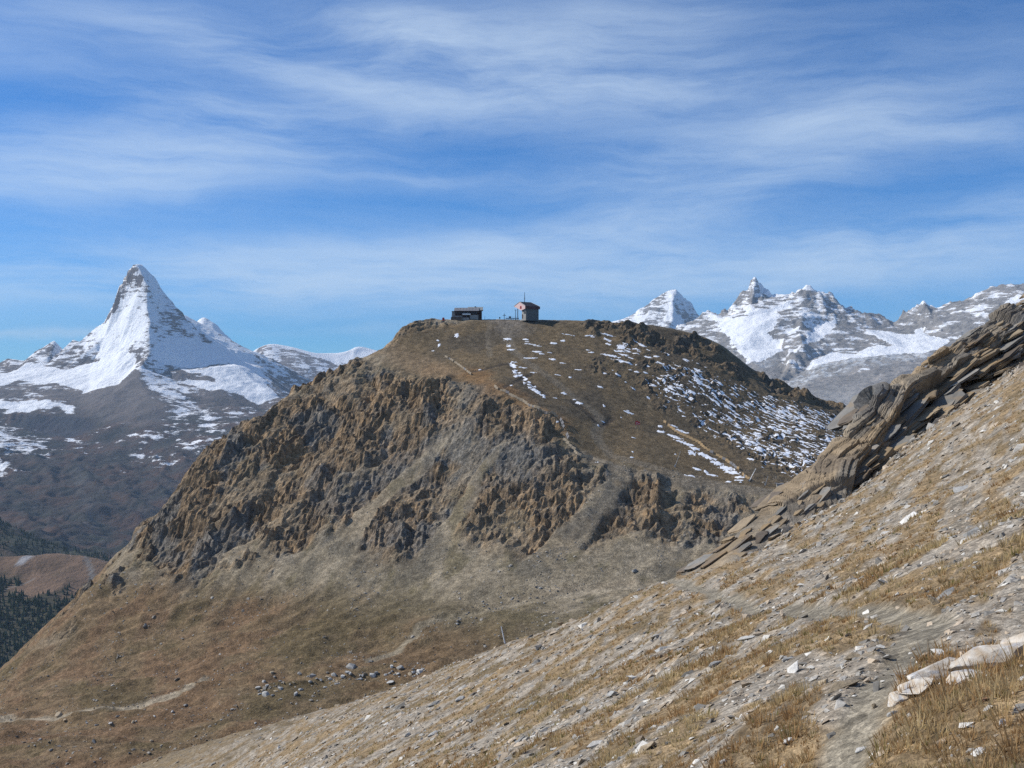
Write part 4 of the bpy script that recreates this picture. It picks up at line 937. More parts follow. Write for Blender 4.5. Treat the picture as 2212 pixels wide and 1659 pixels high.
C_WOOD = paint('dark_wood', (.055, .026, .018), .8, .3, 1.5); C_CONC = paint('concrete', (.30, .29, .27), .9, .15, .6)
C_ROOFG = paint('grey_roof', (.20, .20, .21), .7, .2, .5); C_ROOFD = paint('dark_roof', (.040, .034, .042), .7, .25, .5)
C_WHITE = paint('white_paint', (.82, .81, .79), .6, .05); C_STONEW = paint('stone_wall', (.13, .10, .08), .95, .4, 1.2, bump=.6)
C_GLASS = paint('window_glass', (.02, .025, .03), .1, .1); C_RED = paint('red_paint', (.52, .03, .035), .5, .1)
C_PINK = paint('pink_panel', (.66, .47, .45), .7, .06, .4); C_BROWN = paint('brown_fascia', (.10, .045, .045), .7, .2)
C_GREY = paint('grey_render', (.135, .14, .14), .9, .15, .5); C_METAL = paint('galvanised_steel', (.36, .38, .40), .45, .12, 3, .6)
C_DMETAL = paint('dark_steel', (.05, .055, .065), .5, .15, 3, .3); C_BLUE = paint('blue_steel', (.05, .09, .17), .5, .15, 1)
C_PALEW = paint('weathered_board', (.36, .30, .22), .85, .25, 2.0); C_ORANW = paint('fresh_board', (.40, .28, .15), .85, .3, 2.0); C_GREYW = paint('grey_board', (.22, .22, .23), .9, .25, 2.0)
C_SIGNW = paint('white_mark', (.75, .62, .62), .6, .05)

# ------------------------------------------------------------------ mountain restaurant on the summit
k = 942 / FX * .1                                   # metres per unit of the survey sketch
def sk_x(zx): return (zx - 450) * k
def sk_z(zy): return (708 - zy) * k
bx, by, bz = (1008.8 - 1106) / FX * 952, 952, (829.5 - 687) / FX * 942 - .2
R = empty('mountain_restaurant', (bx, by, bz))
tag(R, 'low dark wooden mountain restaurant with grey roofs on the summit', 'restaurant')
wall = MB().box(sk_x(190), sk_x(700), 0, 9, sk_z(632), sk_z(541)).box(sk_x(700), sk_x(768), 2.2, 11, -.3, sk_z(515)).build('wall', C_WOOD, R)
MB().box(sk_x(118), sk_x(189), 1, 8, -.6, sk_z(543)).build('side_block', C_CONC, R)
MB().box(sk_x(110), sk_x(193), .6, 8.4, sk_z(542.5), sk_z(535)).build('side_block_roof', C_ROOFG, R)
MB().box(sk_x(190), sk_x(345), -.2, 8.8, -.6, sk_z(633)).build('plinth', C_CONC, R)
MB().box(sk_x(512), sk_x(697), -1.4, 6, -.5, sk_z(622)).build('front_block', C_CONC, R)
MB().box(sk_x(345), sk_x(510), .6, 8, -.4, sk_z(633)).build('ground_floor', C_WOOD, R)
MB().box(sk_x(400), sk_x(448), .5, .62, sk_z(690), sk_z(640)).build('door', C_BROWN, R)
bal = MB().box(sk_x(352), sk_x(530), -1.9, -1.75, sk_z(618), sk_z(592)).box(sk_x(352), sk_x(530), -1.75, .0, sk_z(622), sk_z(617)).build('balcony', C_WHITE, R)
for zx in (355, 440, 527): MB().box(sk_x(zx) - .09, sk_x(zx) + .09, -1.7, -1.52, sk_z(708), sk_z(622.3)).build('balcony_post', C_CONC, bal)
for i, zx in enumerate((215, 262, 309, 372, 420, 468, 545, 592, 639)):
    wv_ = MB().box(sk_x(zx), sk_x(zx + 34), -.04, .02, sk_z(598), sk_z(560)).build('window', C_GLASS, R)
    m_ = MB(); x0, x1, z0, z1_ = sk_x(zx), sk_x(zx + 34), sk_z(598), sk_z(560)
    m_.box(x0 - .08, x0, -.09, .03, z0, z1_).box(x1, x1 + .08, -.09, .03, z0, z1_).box(x0 - .08, x1 + .08, -.085, .03, z0 - .08, z0).box(x0 - .08, x1 + .08, -.085, .03, z1_, z1_ + .08)
    m_.build('frame', C_WHITE if i in (3, 5) else C_BROWN, wv_)
rf = MB().prism([(-2.0, sk_z(540)), (4.6, sk_z(461)), (9.6, sk_z(536)), (9.6, sk_z(530)), (4.6, sk_z(455)), (-2.0, sk_z(534))], sk_x(170), sk_x(712)).build('roof', C_ROOFG, R)
MB().prism([(1.2, sk_z(519)), (7.2, sk_z(441)), (12.4, sk_z(516)), (12.4, sk_z(508)), (7.2, sk_z(434)), (1.2, sk_z(512))], sk_x(460), sk_x(792)).build('roof', paint('pale_roof', (.27, .28, .27), .75, .15, .5), R)
MB().box(sk_x(170) - .06, sk_x(712) + .06, -2.14, -2.01, sk_z(544), sk_z(532)).build('gutter', C_DMETAL, rf)
for i in range(7):
    xx = sk_x(230 + i * 68); MB().prism([(-1.95, sk_z(533)), (4.55, sk_z(454)), (4.55, sk_z(452.5)), (-1.95, sk_z(531.5))], xx - .08, xx + .08).build('roof_seam', C_METAL, rf)
for zx in (617, 634): MB().box(sk_x(zx) - .3, sk_x(zx) + .3, 6.6, 7.4, sk_z(440), sk_z(421)).build('chimney', C_DMETAL, R)
ter = MB().box(sk_x(105), sk_x(345), -5.2, -4.6, -1.2, sk_z(672)).box(sk_x(105), sk_x(345), -4.6, .4, -1.2, sk_z(690)).build('terrace', C_STONEW, R)
MB().box(sk_x(345), sk_x(500), -3.2, -2.8, -1.2, sk_z(683)).build('terrace_wall', C_CONC, R)
for zx in range(115, 346, 23): MB().box(sk_x(zx) - .04, sk_x(zx) + .04, -5.0, -4.92, sk_z(671.8), sk_z(648)).build('railing_post', C_DMETAL, ter)
MB().box(sk_x(110), sk_x(345), -5.0, -4.92, sk_z(650), sk_z(647)).build('handrail', C_DMETAL, ter)

# ------------------------------------------------------------------ cable car station
sx0, sy0 = (1139 - 1106) / FX * 950, 950
T = empty('cable_car_station', (sx0, sy0, (829.5 - 688.5) / FX * 942), math.radians(38))
tag(T, 'cable car station with dark hipped roof, pink gable and open bay', 'cable car station')
L2, hw = 7.3, 7.9
MB().box(-L2, L2 - .4, -7.3, -1.6, -1.5, 10.2).build('wall', C_GREY, T)
MB().box(-L2 - .06, -L2 - .003, -7.28, -1.62, -1.5, 7.0).build('end_wall', C_CONC, T)
wn_ = MB().box(-L2 - .12, -L2 - .065, -6.9, -4.4, 3.9, 7.4).build('window', C_GLASS, T)
MB().box(-L2 - .16, -L2 - .1, -7.05, -4.25, 3.72, 3.88).box(-L2 - .16, -L2 - .1, -7.05, -4.25, 7.42, 7.58).box(-L2 - .16, -L2 - .1, -5.7, -5.6, 3.9, 7.4).build('frame', C_WHITE, wn_)
dr_ = MB().box(-L2 - .12, -L2 - .065, -3.4, -2.0, .2, 3.9).build('door', C_WOOD, T)
rf = bpy.data.meshes.new('roof')
RV = [(-8.6, -hw, 10.9), (8.0, -hw, 10.9), (8.0, hw, 11.6), (-8.6, hw, 11.6), (-8.6, 0, 14.9), (4.4, 0, 14.9)]
RVb = [(x, y, z - .3) for x, y, z in RV]
fs = [(0, 1, 5, 4), (2, 3, 4, 5), (1, 2, 5)]
rf.from_pydata(RV + RVb, [], fs + [tuple(i + 6 for i in f)[::-1] for f in fs] + [(0, 6, 7, 1), (1, 7, 8, 2), (2, 8, 9, 3), (0, 4, 10, 6), (4, 3, 9, 10)])
rf.materials.append(C_ROOFD); ro = bpy.data.objects.new('roof', rf); col.objects.link(ro); ro.parent = T
MB().box(-8.55, 7.95, -hw - .02, -hw + .25, 8.6, 10.58).build('fascia', C_BROWN, T)
MB().box(7.6, 7.92, -hw + .26, hw - .3, 9.3, 10.58).build('fascia', C_BROWN, T)
gp = MB().prism([(hw, 11.25), (0, 14.55), (-hw, 10.55), (-hw, 8.6), (-2.0, 7.2)], -8.5, -8.2).build('gable_panel', C_PINK, T)
em = MB(); n_ = 20
em.prism([(-1.6 + 1.15 * math.cos(2 * math.pi * i / n_), 9.9 + 1.5 * math.sin(2 * math.pi * i / n_)) for i in range(n_)], -8.60, -8.505).build('emblem', C_RED, gp)
MB().prism([(-1.6 + .7 * math.cos(2 * math.pi * i / n_), 9.9 + .95 * math.sin(2 * math.pi * i / n_)) for i in range(n_)], -8.66, -8.605).build('emblem_centre', paint('dark_red', (.11, .015, .02), .6), gp)
MB().tube((-8.62, 0, 14.98), (-8.62, -hw, 10.98), .12).tube((-8.62, 0, 14.98), (-8.62, hw, 11.68), .12).tube((-8.6, 0, 15.0), (4.4, 0, 15.0), .1).tube((4.4, 0, 15.0), (8.05, -hw, 11.0), .12).build('roof_edge', C_WHITE, ro)
MB().tube((-6.5, 5.2, -1.6), (-6.5, 5.2, 11.2), .32).build('bay_column', C_DMETAL, T)
MB().tube((5.5, 5.2, -1.6), (5.5, 5.2, 11.2), .32).build('bay_column', C_DMETAL, T)
MB().box(-7.0, 7.0, -1.55, 6.6, -1.6, -.5).build('platform', C_CONC, T)
an = MB().tube((-3.0, 0, 14.7), (-3.0, 0, 23.5), .3, .16).tube((-3.9, 0, 18.4), (-2.1, 0, 18.4), .1).tube((-3.7, 0, 17.6), (-2.3, 0, 17.6), .1).build('antenna', C_DMETAL, T)

# ------------------------------------------------------------------ small summit furniture
def ground_at(px, py, d): 
    x, y, _ = P(px, py, d); return x, y, float(hfH.at(x, y))
x, y, z = ground_at(1089.3, 683, 950)
o = MB().tube((0, 0, -.6), (0, 0, 5.8), .26, .2, 6).tube((-1.4, 0, 4.2), (1.4, 0, 4.2), .22, .22, 6).tube((-.3, 0, -.5), (-.3, 0, .5), .3, .25).build('summit_cross', C_DMETAL)
o.location = (x, y, z); tag(o, 'tall dark summit cross between the restaurant and the cable car station', 'cross')
x, y, z = ground_at(1079.5, 683, 951)
t_ = empty('information_board', (x, y, z)); tag(t_, 'dark information board on a post beside the summit cross', 'sign')
MB().tube((0, 0, -.5), (0, 0, 1.4), .07).build('post', C_METAL, t_); MB().box(-.5, .5, -.06, .06, 1.0, 2.5).build('panel', C_DMETAL, t_)
x, y, z = ground_at(1047.3, 684, 950)
o = MB().tube((0, 0, -.5), (0, 0, 3.2), .14, .1).build('marker_post', C_DMETAL); o.location = (x, y, z); tag(o, 'short dark post standing just beside the dark end of the restaurant', 'post')
x, y, z = ground_at(1108, 684, 958)
t_ = empty('viewing_platform', (x, y, z)); tag(t_, 'low blue steel viewing platform beside the cable car station', 'platform')
MB().box(-6.4, 5.2, -1.6, 1.6, .9, 1.35).build('deck', C_BLUE, t_)
for i in range(6): MB().tube((-6 + i * 2.2, -1.3, -1.0), (-6 + i * 2.2, -1.3, .9), .12).build('leg', C_DMETAL, t_)
for i in range(7): MB().tube((-6.2 + i * 1.85, -1.5, 1.35), (-6.2 + i * 1.85, -1.5, 2.3), .05).build('railing_post', C_METAL, t_)
MB().tube((-6.3, -1.5, 2.3), (5.1, -1.5, 2.3), .06).build('handrail', C_METAL, t_)
MB().box(-3.6, -1.6, -.4, .6, 1.36, 2.9).build('cabinet', C_GREY, t_)
x, y, z = ground_at(1113.8, 684, 948)
o = MB().tube((0, 0, -.6), (0, 0, 9.4), .26, .2).box(-.8, .8, -.15, .15, 8.9, 9.2).build('cable_mast', C_DMETAL); o.location = (x, y, z); tag(o, 'slim dark steel mast in front of the station bay', 'mast')
x, y, z = ground_at(957.8, 684, 947)
t_ = empty('red_cabin', (x, y, z)); tag(t_, 'small red cabin standing on the crest left of the restaurant', 'cabin')
MB().prism([(-.95, -.4), (.95, -.4), (.95, 2.3), (.5, 2.75), (-.5, 2.75), (-.95, 2.3)], -.9, .9, 'y').build('body', C_RED, t_)
MB().box(.955, 1.0, -.35, .35, 0, 1.9).build('door', C_BROWN, t_); MB().box(-1.05, 1.05, -1.0, 1.0, -.75, -.405).build('base', C_CONC, t_)
MB().box(-.42, .42, -.95, -.905, .2, 2.0).build('front_door', paint('dull_red', (.33, .03, .03), .6), t_)
for px_, lb_ in ((884, 'thin marker post on the crest right at the cliff corner'), (891, 'thin marker post on the crest a few steps in from the cliff corner'), (925, 'thin marker post on the crest towards the red cabin')):
    x, y, z = ground_at(px_, 690, 940); o = MB().tube((0, 0, -.4), (0, 0, 1.7), .09, .06).build('marker_post', C_DMETAL)
    o.location = (x, y, z); tag(o, lb_, 'post', 'marker posts on the crest')

# ------------------------------------------------------------------ snow fences: panels of boards on posts
def panel_mesh(mat, nb):
    m_ = MB()
    for s_ in (0.0, 1.0): m_.box(s_ - .03, s_ + .03, -.06, .06, -.9, 2.35)
    hh = 2.1 / nb
    for i in range(nb): m_.box(.03, .97, -.1, -.045, .2 + i * hh, .2 + i * hh + hh * .72)
    return m_.mesh('panel', mat)
PANELS = {n: panel_mesh(m_, nb) for n, m_, nb in (('pale', C_PALEW, 5), ('orange', C_ORANW, 5), ('grey', C_GREYW, 4))}
def fence(label, pts, kind, seg=2.6, lean=0.0, hs=1.0, gap=.05):
    w3 = [Gz(*p) for p in pts]
    root = empty('snow_fence', w3[0]); tag(root, label, 'fence')
    xy = np.array([(p[0], p[1]) for p in w3]); s_ = np.concatenate([[0], np.cumsum(np.hypot(*np.diff(xy, axis=0).T))])
    n_ = max(1, int(round(s_[-1] / seg)))
    for i in range(n_):
        if random.random() < gap: continue
        a_, b_ = s_[-1] * i / n_, s_[-1] * (i + 1) / n_
        p0 = [np.interp(a_, s_, xy[:, q]) for q in (0, 1)]; p1 = [np.interp(b_, s_, xy[:, q]) for q in (0, 1)]
        z0, z1_ = float(hfH.at(*p0)), float(hfH.at(*p1)); ln = math.hypot(p1[0] - p0[0], p1[1] - p0[1])
        me = PANELS[kind if random.random() > .12 else ('grey' if kind != 'grey' else 'pale')]
        o = bpy.data.objects.new('panel', me); col.objects.link(o); o.parent = root
        dx, dy = (p1[0] - p0[0]) / ln, (p1[1] - p0[1]) / ln
        le = lean + random.uniform(-.16, .16)
        M_ = Matrix(((dx * ln * .97, -dy, -dy * le, p0[0] - w3[0][0]), (dy * ln * .97, dx, dx * le, p0[1] - w3[0][1]), (z1_ - z0, 0, hs * random.uniform(.78, 1.0), z0 - w3[0][2] + .1), (0, 0, 0, 1)))
        o.matrix_local = M_
def q4(x, y): return (829.5 + x * .25, 663.6 + y * .25)
def q8(x, y): return (1303.5 + x * .1786, 869 + y * .1786)
fence('short pale board fence in the brown meadow above the cliff edge', [q4(525,432), q4(600,480), q4(680,535), q4(750,590)], 'pale', 2.4, hs=.85)
fence('long pale board fence following the upper cliff edge beside the piste', [q4(950,695), q4(985,722), q4(1060,750), q4(1130,785), q4(1200,822), q4(1250,860), q4(1320,895), q4(1360,910), q4(1420,930), q4(1500,962)], 'pale')
fence('grey leaning board fence dropping steeply along the cliff edge', [q4(1516,975), q4(1535,1020), q4(1560,1080), q4(1588,1145)], 'grey', 2.4, .35)
fence('lower pale board fence bending along the cliff edge above the saddle', [q4(1548,1150), q4(1600,1205), q4(1640,1255), q4(1680,1290), q4(1790,1316), q4(1912,1350)], 'pale')
fence('single pale board panel standing apart at the end of the lower fence', [q4(1943,1358), q4(1975,1366)], 'pale')
fence('long orange-brown board fence beside the snow strip above the saddle', [q8(725,245), q8(840,345), q8(920,395), q8(1110,485), q8(1150,505), q8(1220,570), q8(1390,668), q8(1480,720), q8(1640,825)], 'orange')
fence('short orange board fence right above the saddle next to a white lance', [q8(1680,885), q8(1735,930), q8(1795,970)], 'orange')

# ------------------------------------------------------------------ piste sign, snow lances, hut on the saddle
x, y, z = Gz(1377.3, 926)
t_ = empty('piste_sign', (x, y, z)); tag(t_, 'red piste sign with white marks on two thin posts', 'sign')
for s_ in (-1.1, 1.1): MB().tube((s_, 0, -.6), (s_, 0, 5.2), .09).build('post', C_METAL, t_)
pn = MB().box(-1.7, 1.7, -.12, -.02, 2.9, 5.1).build('panel', C_RED, t_)
MB().box(-1.3, .1, -.15, -.125, 4.3, 4.6).box(.5, 1.4, -.15, -.125, 3.5, 4.0).box(-1.2, -.6, -.15, -.125, 3.3, 3.7).box(-.2, .25, -.15, -.125, 3.2, 3.55).build('lettering', C_SIGNW, pn)
MB().box(-1.5, .3, -.1, -.03, 5.12, 5.6).build('panel', C_RED, t_)
def lance(px, py, tip, label, mat, base_mat=C_METAL, d0=420, d1=1080, r=.16):
    x, y, z = hfH.ray(px, py, d0, d1)
    t_ = empty('snow_lance', (x, y, z)); tag(t_, label, 'snow lance')
    dx = (tip[0] - px) / FX * y; dz = (py - tip[1]) / FX * y
    MB().tube((0, 0, -.4), (0, 0, 1.6), .22, .22).build('base_post', base_mat, t_)
    MB().tube((dx * .06, -.05, .9), (dx, -.05, dz), r, r * .6).build('pole', mat, t_)
    MB().tube((dx, -.05, dz), (dx + .1, -.5, dz + .15), .12, .1).build('nozzle_head', C_DMETAL, t_)
    MB().box(-.5, .5, .3, 1.0, -.3, .9).build('valve_box', C_BLUE if mat == C_WHITE else C_METAL, t_)
lance(*q8(865, 785), q8(935, 590), 'leaning grey snow lance on the grassy piste above the saddle', C_METAL)
lance(*q8(1765, 960), q8(1845, 800), 'leaning white snow lance beside the short orange fence', C_WHITE, r=.26)
lance(*q8(1960, 1005), q8(1990, 890), 'grey snow lance on the saddle beside the concrete hut', C_METAL)
lance(1091, 1393, (1082.6, 1352.6), 'white snow lance standing alone in the grassy hollow below the path', C_WHITE, d0=480, d1=640, r=.36)
x, y, z = ground_at(1688, 1060, 712)
t_ = empty('concrete_hut', (x, y, z), math.radians(-8)); tag(t_, 'small flat-roofed concrete hut on the saddle', 'hut')
MB().box(-3.0, 3.2, -2.0, 2.0, -2.0, 3.2).build('wall', C_CONC, t_); MB().box(-3.3, 3.5, -2.3, 2.3, 3.203, 3.6).build('roof', C_ROOFG, t_); MB().box(-.5, .6, -2.06, -2.003, -1, 1.6).build('door', C_GREY, t_)
# ------------------------------------------------------------------ snow lying on the hill
def drape_patch(cx, cy, rx, ry, rot, seed, thick=.28, curve=0.0):
    """a thin lens of snow that follows the ground: sinks below it at its ragged edge"""
    n_ = int(np.clip(max(rx, ry) * 2 / .55, 9, 34)); m_ = int(np.clip(min(rx, ry) * 2 / .55, 7, 22))
    u, v = np.meshgrid(np.linspace(-1.35, 1.35, n_ if rx >= ry else m_), np.linspace(-1.35, 1.35, m_ if rx >= ry else n_))
    c_, s_ = math.cos(rot), math.sin(rot)
    vv = v + curve * (u * u - .4)
    x = cx + u * rx * c_ - vv * ry * s_; y = cy + u * rx * s_ + vv * ry * c_
    e_ = 1 - np.hypot(u, v) + fbm(x / 1.7, y / 1.7, 3, .6, seed) * .75
    z = hfH.at(x, y) + np.clip(e_ * thick * 1.6, -.5, thick)
    return x, y, z
def px_patch(px, py, wpx, hpx, slope_deg=0.0):
    """patch centre on the ground, extent from its apparent width"""
    x, y, _ = Gz(px, py); x2, y2, _ = Gz(px, py - hpx / 2); x3, y3, _ = Gz(px, py + hpx / 2)
    ry = max(.7, abs(y2 - y3) / 2); rx = wpx / 2 / FX * y
    return x, y, max(rx * .9, .6), min(ry * .6, max(.8, rx * 1.8)), math.radians(slope_deg)
SN = []
for zx, zy, w_, h_, r_ in [(1115,505,62,50,0),(1128,560,45,50,0),(1150,592,45,40,-30),(1330,735,60,30,-25),(1365,760,60,18,-20),(1300,715,60,40,-20),(1270,320,120,10,-8),(1330,335,80,8,-8),(1260,440,130,14,8),(1120,475,70,16,8),(630,245,40,52,0),(475,330,28,40,0),(465,287,26,20,0),(425,377,30,10,0),(1080,335,36,36,0),(1100,368,72,18,0),(1225,278,52,18,0),(1235,298,30,10,0),(1070,275,76,30,0),(1460,310,72,22,6),(1550,290,48,24,0),(1320,385,84,22,0),(1360,405,54,12,0),(1430,392,50,8,0),(1460,450,64,30,0),(1770,245,104,20,6),(1800,258,40,10,0),(1930,240,130,22,-6),(1590,237,100,8,-8),(2050,345,80,60,0),(2040,380,100,20,0),(1960,420,190,26,-10),(2100,478,180,26,-8),(2020,455,110,14,-6),(1690,828,72,34,-12),(1645,798,30,14,0),(1555,745,50,30,0),(1215,655,30,30,0),(1260,695,40,30,0),(1290,565,54,14,0),(1175,520,40,8,0),(1215,525,46,10,0),(1540,483,48,12,0),(1500,585,50,8,0),(1900,850,22,36,0),(2120,912,78,18,-4),(1895,990,50,14,10),(1852,1020,20,30,0),(2090,900,40,14,0),(1865,688,60,20,-8),(1680,540,60,14,0),(1608,606,30,18,0),(1790,390,50,16,0),(1760,370,40,10,0),(1480,785,40,10,0),(1095,678,30,10,15),(830,540,30,8,0),(2155,1127,44,10,0),(2140,1300,40,9,0),(2150,1250,14,14,0),(1500,992,40,9,0),(1860,1338,60,8,-4)]:
    SN.append((*q4(zx, zy), w_ * .25, h_ * .25, r_))
for zx, zy, w_, h_, r_ in [(690,355,105,40,-8),(690,290,70,40,-10),(830,405,150,40,-12),(900,435,140,30,-14),(930,475,150,36,-10),(1020,510,150,50,-14),(1100,560,150,60,-16),(1070,615,110,80,0),(1200,630,150,60,-18),(1290,675,160,60,-18),(1380,740,170,70,-20),(1480,800,190,80,-20),(1560,850,190,60,-20),(1640,905,140,40,-14),(1130,810,105,40,-18),(1240,840,60,50,0),(1310,880,140,36,-12),(1050,890,130,26,-6),(1510,960,90,24,-4),(1650,945,120,22,-6),(1660,970,50,14,0),(310,130,105,26,-6),(300,100,50,18,0),(220,185,30,18,0),(355,600,16,26,0),(350,668,40,12,0),(870,628,24,16,0),(920,345,140,40,-10),(840,285,110,30,-12),(1000,370,80,22,-8),(1750,500,100,44,-10),(1700,430,70,70,0),(1890,560,110,70,0),(1870,215,60,60,0)]:
    SN.append((*q8(zx, zy), w_ * .1786, h_ * .1786, r_))
for i, p in enumerate([(975,671+17,9,2,0),(1056,687.5,9,2.5,0),(1075,686,6,2.5,0)]): SN.append(p)
def snow_obj(cx, cy, rx, ry, rot, seed, label, group, curve=0):
    x, y, z = drape_patch(cx, cy, rx, ry, rot, seed, curve=curve)
    o = grid_mesh('snow_patch', x, y, z, np.ones(x.shape + (3,)) * np.array((.84, .86, .90)), M_SNOW)
    return tag(o, label, 'snow', group)
for i in range(15):
    t0 = i / 14; SN.append((*q4(1100 + 290 * t0 ** 1.0 + (8 if i % 2 else -6), 490 + 290 * t0 ** .85), 9, 5, -25))
for i, (px_, py_, w_, h_, r_) in enumerate(SN):
    cx_, cy_, rx, ry, rot = px_patch(px_, py_, w_, h_, r_)
    zone = 'patch of old snow on the open brown piste below the summit' if py_ < 880 and px_ < 1330 else ('ragged snow patch in the strip beside the orange fence' if py_ > 905 and px_ > 1415 else 'isolated snow patch on the brown slope below the rocky rim')
    snow_obj(cx_, cy_, rx, ry, rot, 300 + i, zone, zone.replace('patch of', 'patches of'))
# many more in the shaded bowl: the larger ones each an object, the thin streaks one sheet
poly = [G(*p) for p in [(1290,735),(1420,735),(1520,790),(1640,850),(1845,905),(1825,960),(1760,1035),(1660,1025),(1560,950),(1460,900),(1360,860),(1300,800)]]
xs = [p[0] for p in poly]; ys = [p[1] for p in poly]; got = 0; tries = 0
rs = np.random.default_rng(41)
while got < 205 and tries < 6000:
    tries += 1
    x_, y_ = rs.uniform(min(xs), max(xs)), rs.uniform(min(ys), max(ys))
    if not inpoly(np.array([x_]), np.array([y_]), poly)[0]: continue
    den = .25 + .75 * float(ss(20, 190, np.array(x_ + 0.3 * (y_ - 850))))
    if rs.random() > den: continue
    rx = rs.lognormal(.5, .42); ry = rx * rs.uniform(.28, .6)
    snow_obj(x_, y_, rx, ry, rs.uniform(-.35, .1) - .4 * den, 500 + got, 'small white snow patch scattered over the dark stony bowl', 'snow patches scattered over the bowl')
    got += 1
sub = HF(30, 350, 715, 985, 1.0)
xx, yy = sub.X, sub.Y
inb = blur(inpoly(xx + fbm(xx / 18, yy / 18, 3, .5, 61) * 6, yy, [G(*p) for p in [(1400,760),(1560,815),(1720,862),(1850,903),(1830,985),(1770,1048),(1690,1040),(1600,975),(1500,925),(1420,880),(1380,820)]]).astype(float), 8)
ra = math.radians(-38)
su = xx * math.cos(ra) - yy * math.sin(ra) * -1; sv = xx * math.sin(ra) + yy * math.cos(ra)
st_n = fbm((xx * .80 + yy * -.6) / 9.0, (xx * .6 + yy * .80) / 2.6, 4, .6, 65) + .35 * fbm(xx / 30, yy / 30, 3, .5, 66) + .18 * ss(80, 260, xx)
mk = st_n * inb - .43 + (inb - 1) * .5
zz_ = hfH.at(xx, yy) + np.clip(mk * .9, -.6, .22)
vis = blur((mk > -.03).astype(float), 1) > .02
ks = vis[:-1, :-1] | vis[1:, 1:] | vis[1:, :-1] | vis[:-1, 1:]
snow = grid_mesh('snow', xx, yy, zz_, np.ones(xx.shape + (3,)) * np.array((.84, .86, .90)), M_SNOW, keep=ks)
stuff(snow, 'thin streaks of snow between the stones of the shaded bowl', 'snow')

# ------------------------------------------------------------------ rocks
def rock_arrays(seed, npts=11, flat=.4):
    r_ = np.random.default_rng(seed); p = r_.normal(size=(npts, 3)); p /= np.linalg.norm(p, axis=1)[:, None]
    p *= r_.uniform(.75, 1.05, (npts, 1)); p[:, 1] *= r_.uniform(.55, .9); p[:, 2] *= flat * r_.uniform(.7, 1.2)
    bm_ = bmesh.new()
    for q in p: bm_.verts.new(q)
    rr2 = bmesh.ops.convex_hull(bm_, input=bm_.verts)
    dead = [v for v in rr2['geom_interior'] if isinstance(v, bmesh.types.BMVert)]
    if dead: bmesh.ops.delete(bm_, geom=dead, context='VERTS')
    bmesh.ops.triangulate(bm_, faces=bm_.faces)
    bm_.verts.index_update()
    V = np.array([v.co[:] for v in bm_.verts]); F = np.array([[v.index for v in f.verts] for f in bm_.faces]); bm_.free()
    return V, F
PROTO = [rock_arrays(1000 + i, 9, (.28, .4, .55, .34)[i % 4]) for i in range(10)]
BPRO = [rock_arrays(1100 + i, 18, (.5, .62, .75)[i % 3]) for i in range(8)]
def frame_from(nrm_, ang):
    """rotation matrices with z along nrm_, x turned by ang; arrays"""
    nrm_ = nrm_ / np.linalg.norm(nrm_, axis=1)[:, None]
    h = np.stack([np.cos(ang), np.sin(ang), np.zeros_like(ang)], 1)
    x_ = h - nrm_ * (h * nrm_).sum(1)[:, None]; x_ /= np.linalg.norm(x_, axis=1)[:, None]
    y_ = np.cross(nrm_, x_)
    return np.stack([x_, y_, nrm_], 2)
def scatter(name, protos, pos, R_, size, colr, mat, label, cat):
    V = []; F = []; C_ = []; off = 0
    which = rng.integers(0, len(protos), len(pos))
    for k_, (pv, pf) in enumerate(protos):
        ix = np.nonzero(which == k_)[0]
        if not len(ix): continue
        v = np.einsum('nij,pj->npi', R_[ix], pv) * size[ix][:, None, None] + pos[ix][:, None, :]
        V.append(v.reshape(-1, 3)); C_.append(np.repeat(colr[ix], len(pv), 0))
        F.append((pf[None] + (np.arange(len(ix)) * len(pv))[:, None, None] + off).reshape(-1, 3)); off += len(ix) * len(pv)
    o = raw_mesh(name, np.concatenate(V), np.concatenate(F), mat, np.concatenate(C_), smooth=False)
    return stuff(o, label, cat)
def near_normal(x, y, e_=.4):
    gx_ = (near_base(x + e_, y) - near_base(x - e_, y)) / (2 * e_); gy_ = (near_base(x, y + e_) - near_base(x, y - e_)) / (2 * e_)
    n_ = np.stack([-gx_, -gy_, np.ones_like(gx_)], 1)
    return n_ / np.linalg.norm(n_, axis=1)[:, None]
def stone_colors(n_):
    r_ = rng.random(n_); g_ = rng.uniform(.26, .46, n_)
    c_ = np.stack([g_, g_ * .94, g_ * .84], 1)
    tan = (r_ > .55)[:, None]; c_ = np.where(tan, np.stack([g_ * 1.08, g_ * .88, g_ * .66], 1), c_)
    dark = (r_ < .22)[:, None]; c_ = np.where(dark, c_ * .62, c_)
    wht = (r_ > .92)[:, None]; c_ = np.where(wht, np.stack([g_ * 0 + .62, g_ * 0 + .59, g_ * 0 + .53], 1), c_)
    return c_
NS = 31000
th_ = np.radians(rng.uniform(-28, 32, NS * 3)); r_ = np.exp(rng.uniform(math.log(3.2), math.log(175), NS * 3))
x_, y_ = r_ * np.sin(th_), r_ * np.cos(th_)
tu = turf(x_, y_); pmk, _ = pathmask(x_, y_)
veil = .55 + .45 * ss(-.2, .3, fbm(x_ / 5, y_ / 5, 3, .5, 311))
ok = (rng.random(NS * 3) < (1.0 - .86 * tu) * veil * (1 - .88 * pmk) * (1 - .7 * ss(95, 150, r_) * ss(-8, -40, x_))) & (y_ > 2.5)
x_, y_, r_ = x_[ok][:NS], y_[ok][:NS], r_[ok][:NS]
size = .0058 * r_ ** .70 * rng.lognormal(0, .58, len(x_)); size = np.clip(size, .006, .5)
pos = np.stack([x_, y_, near_h(x_, y_) + size * .08], 1)
nn = near_normal(x_, y_) + rng.normal(size=(len(x_), 3)) * .22
ang = rng.normal(math.radians(28), .6, len(x_))
R_ = frame_from(nn, ang); colr = stone_colors(len(x_))
app = size / r_
order = np.argsort(-app)
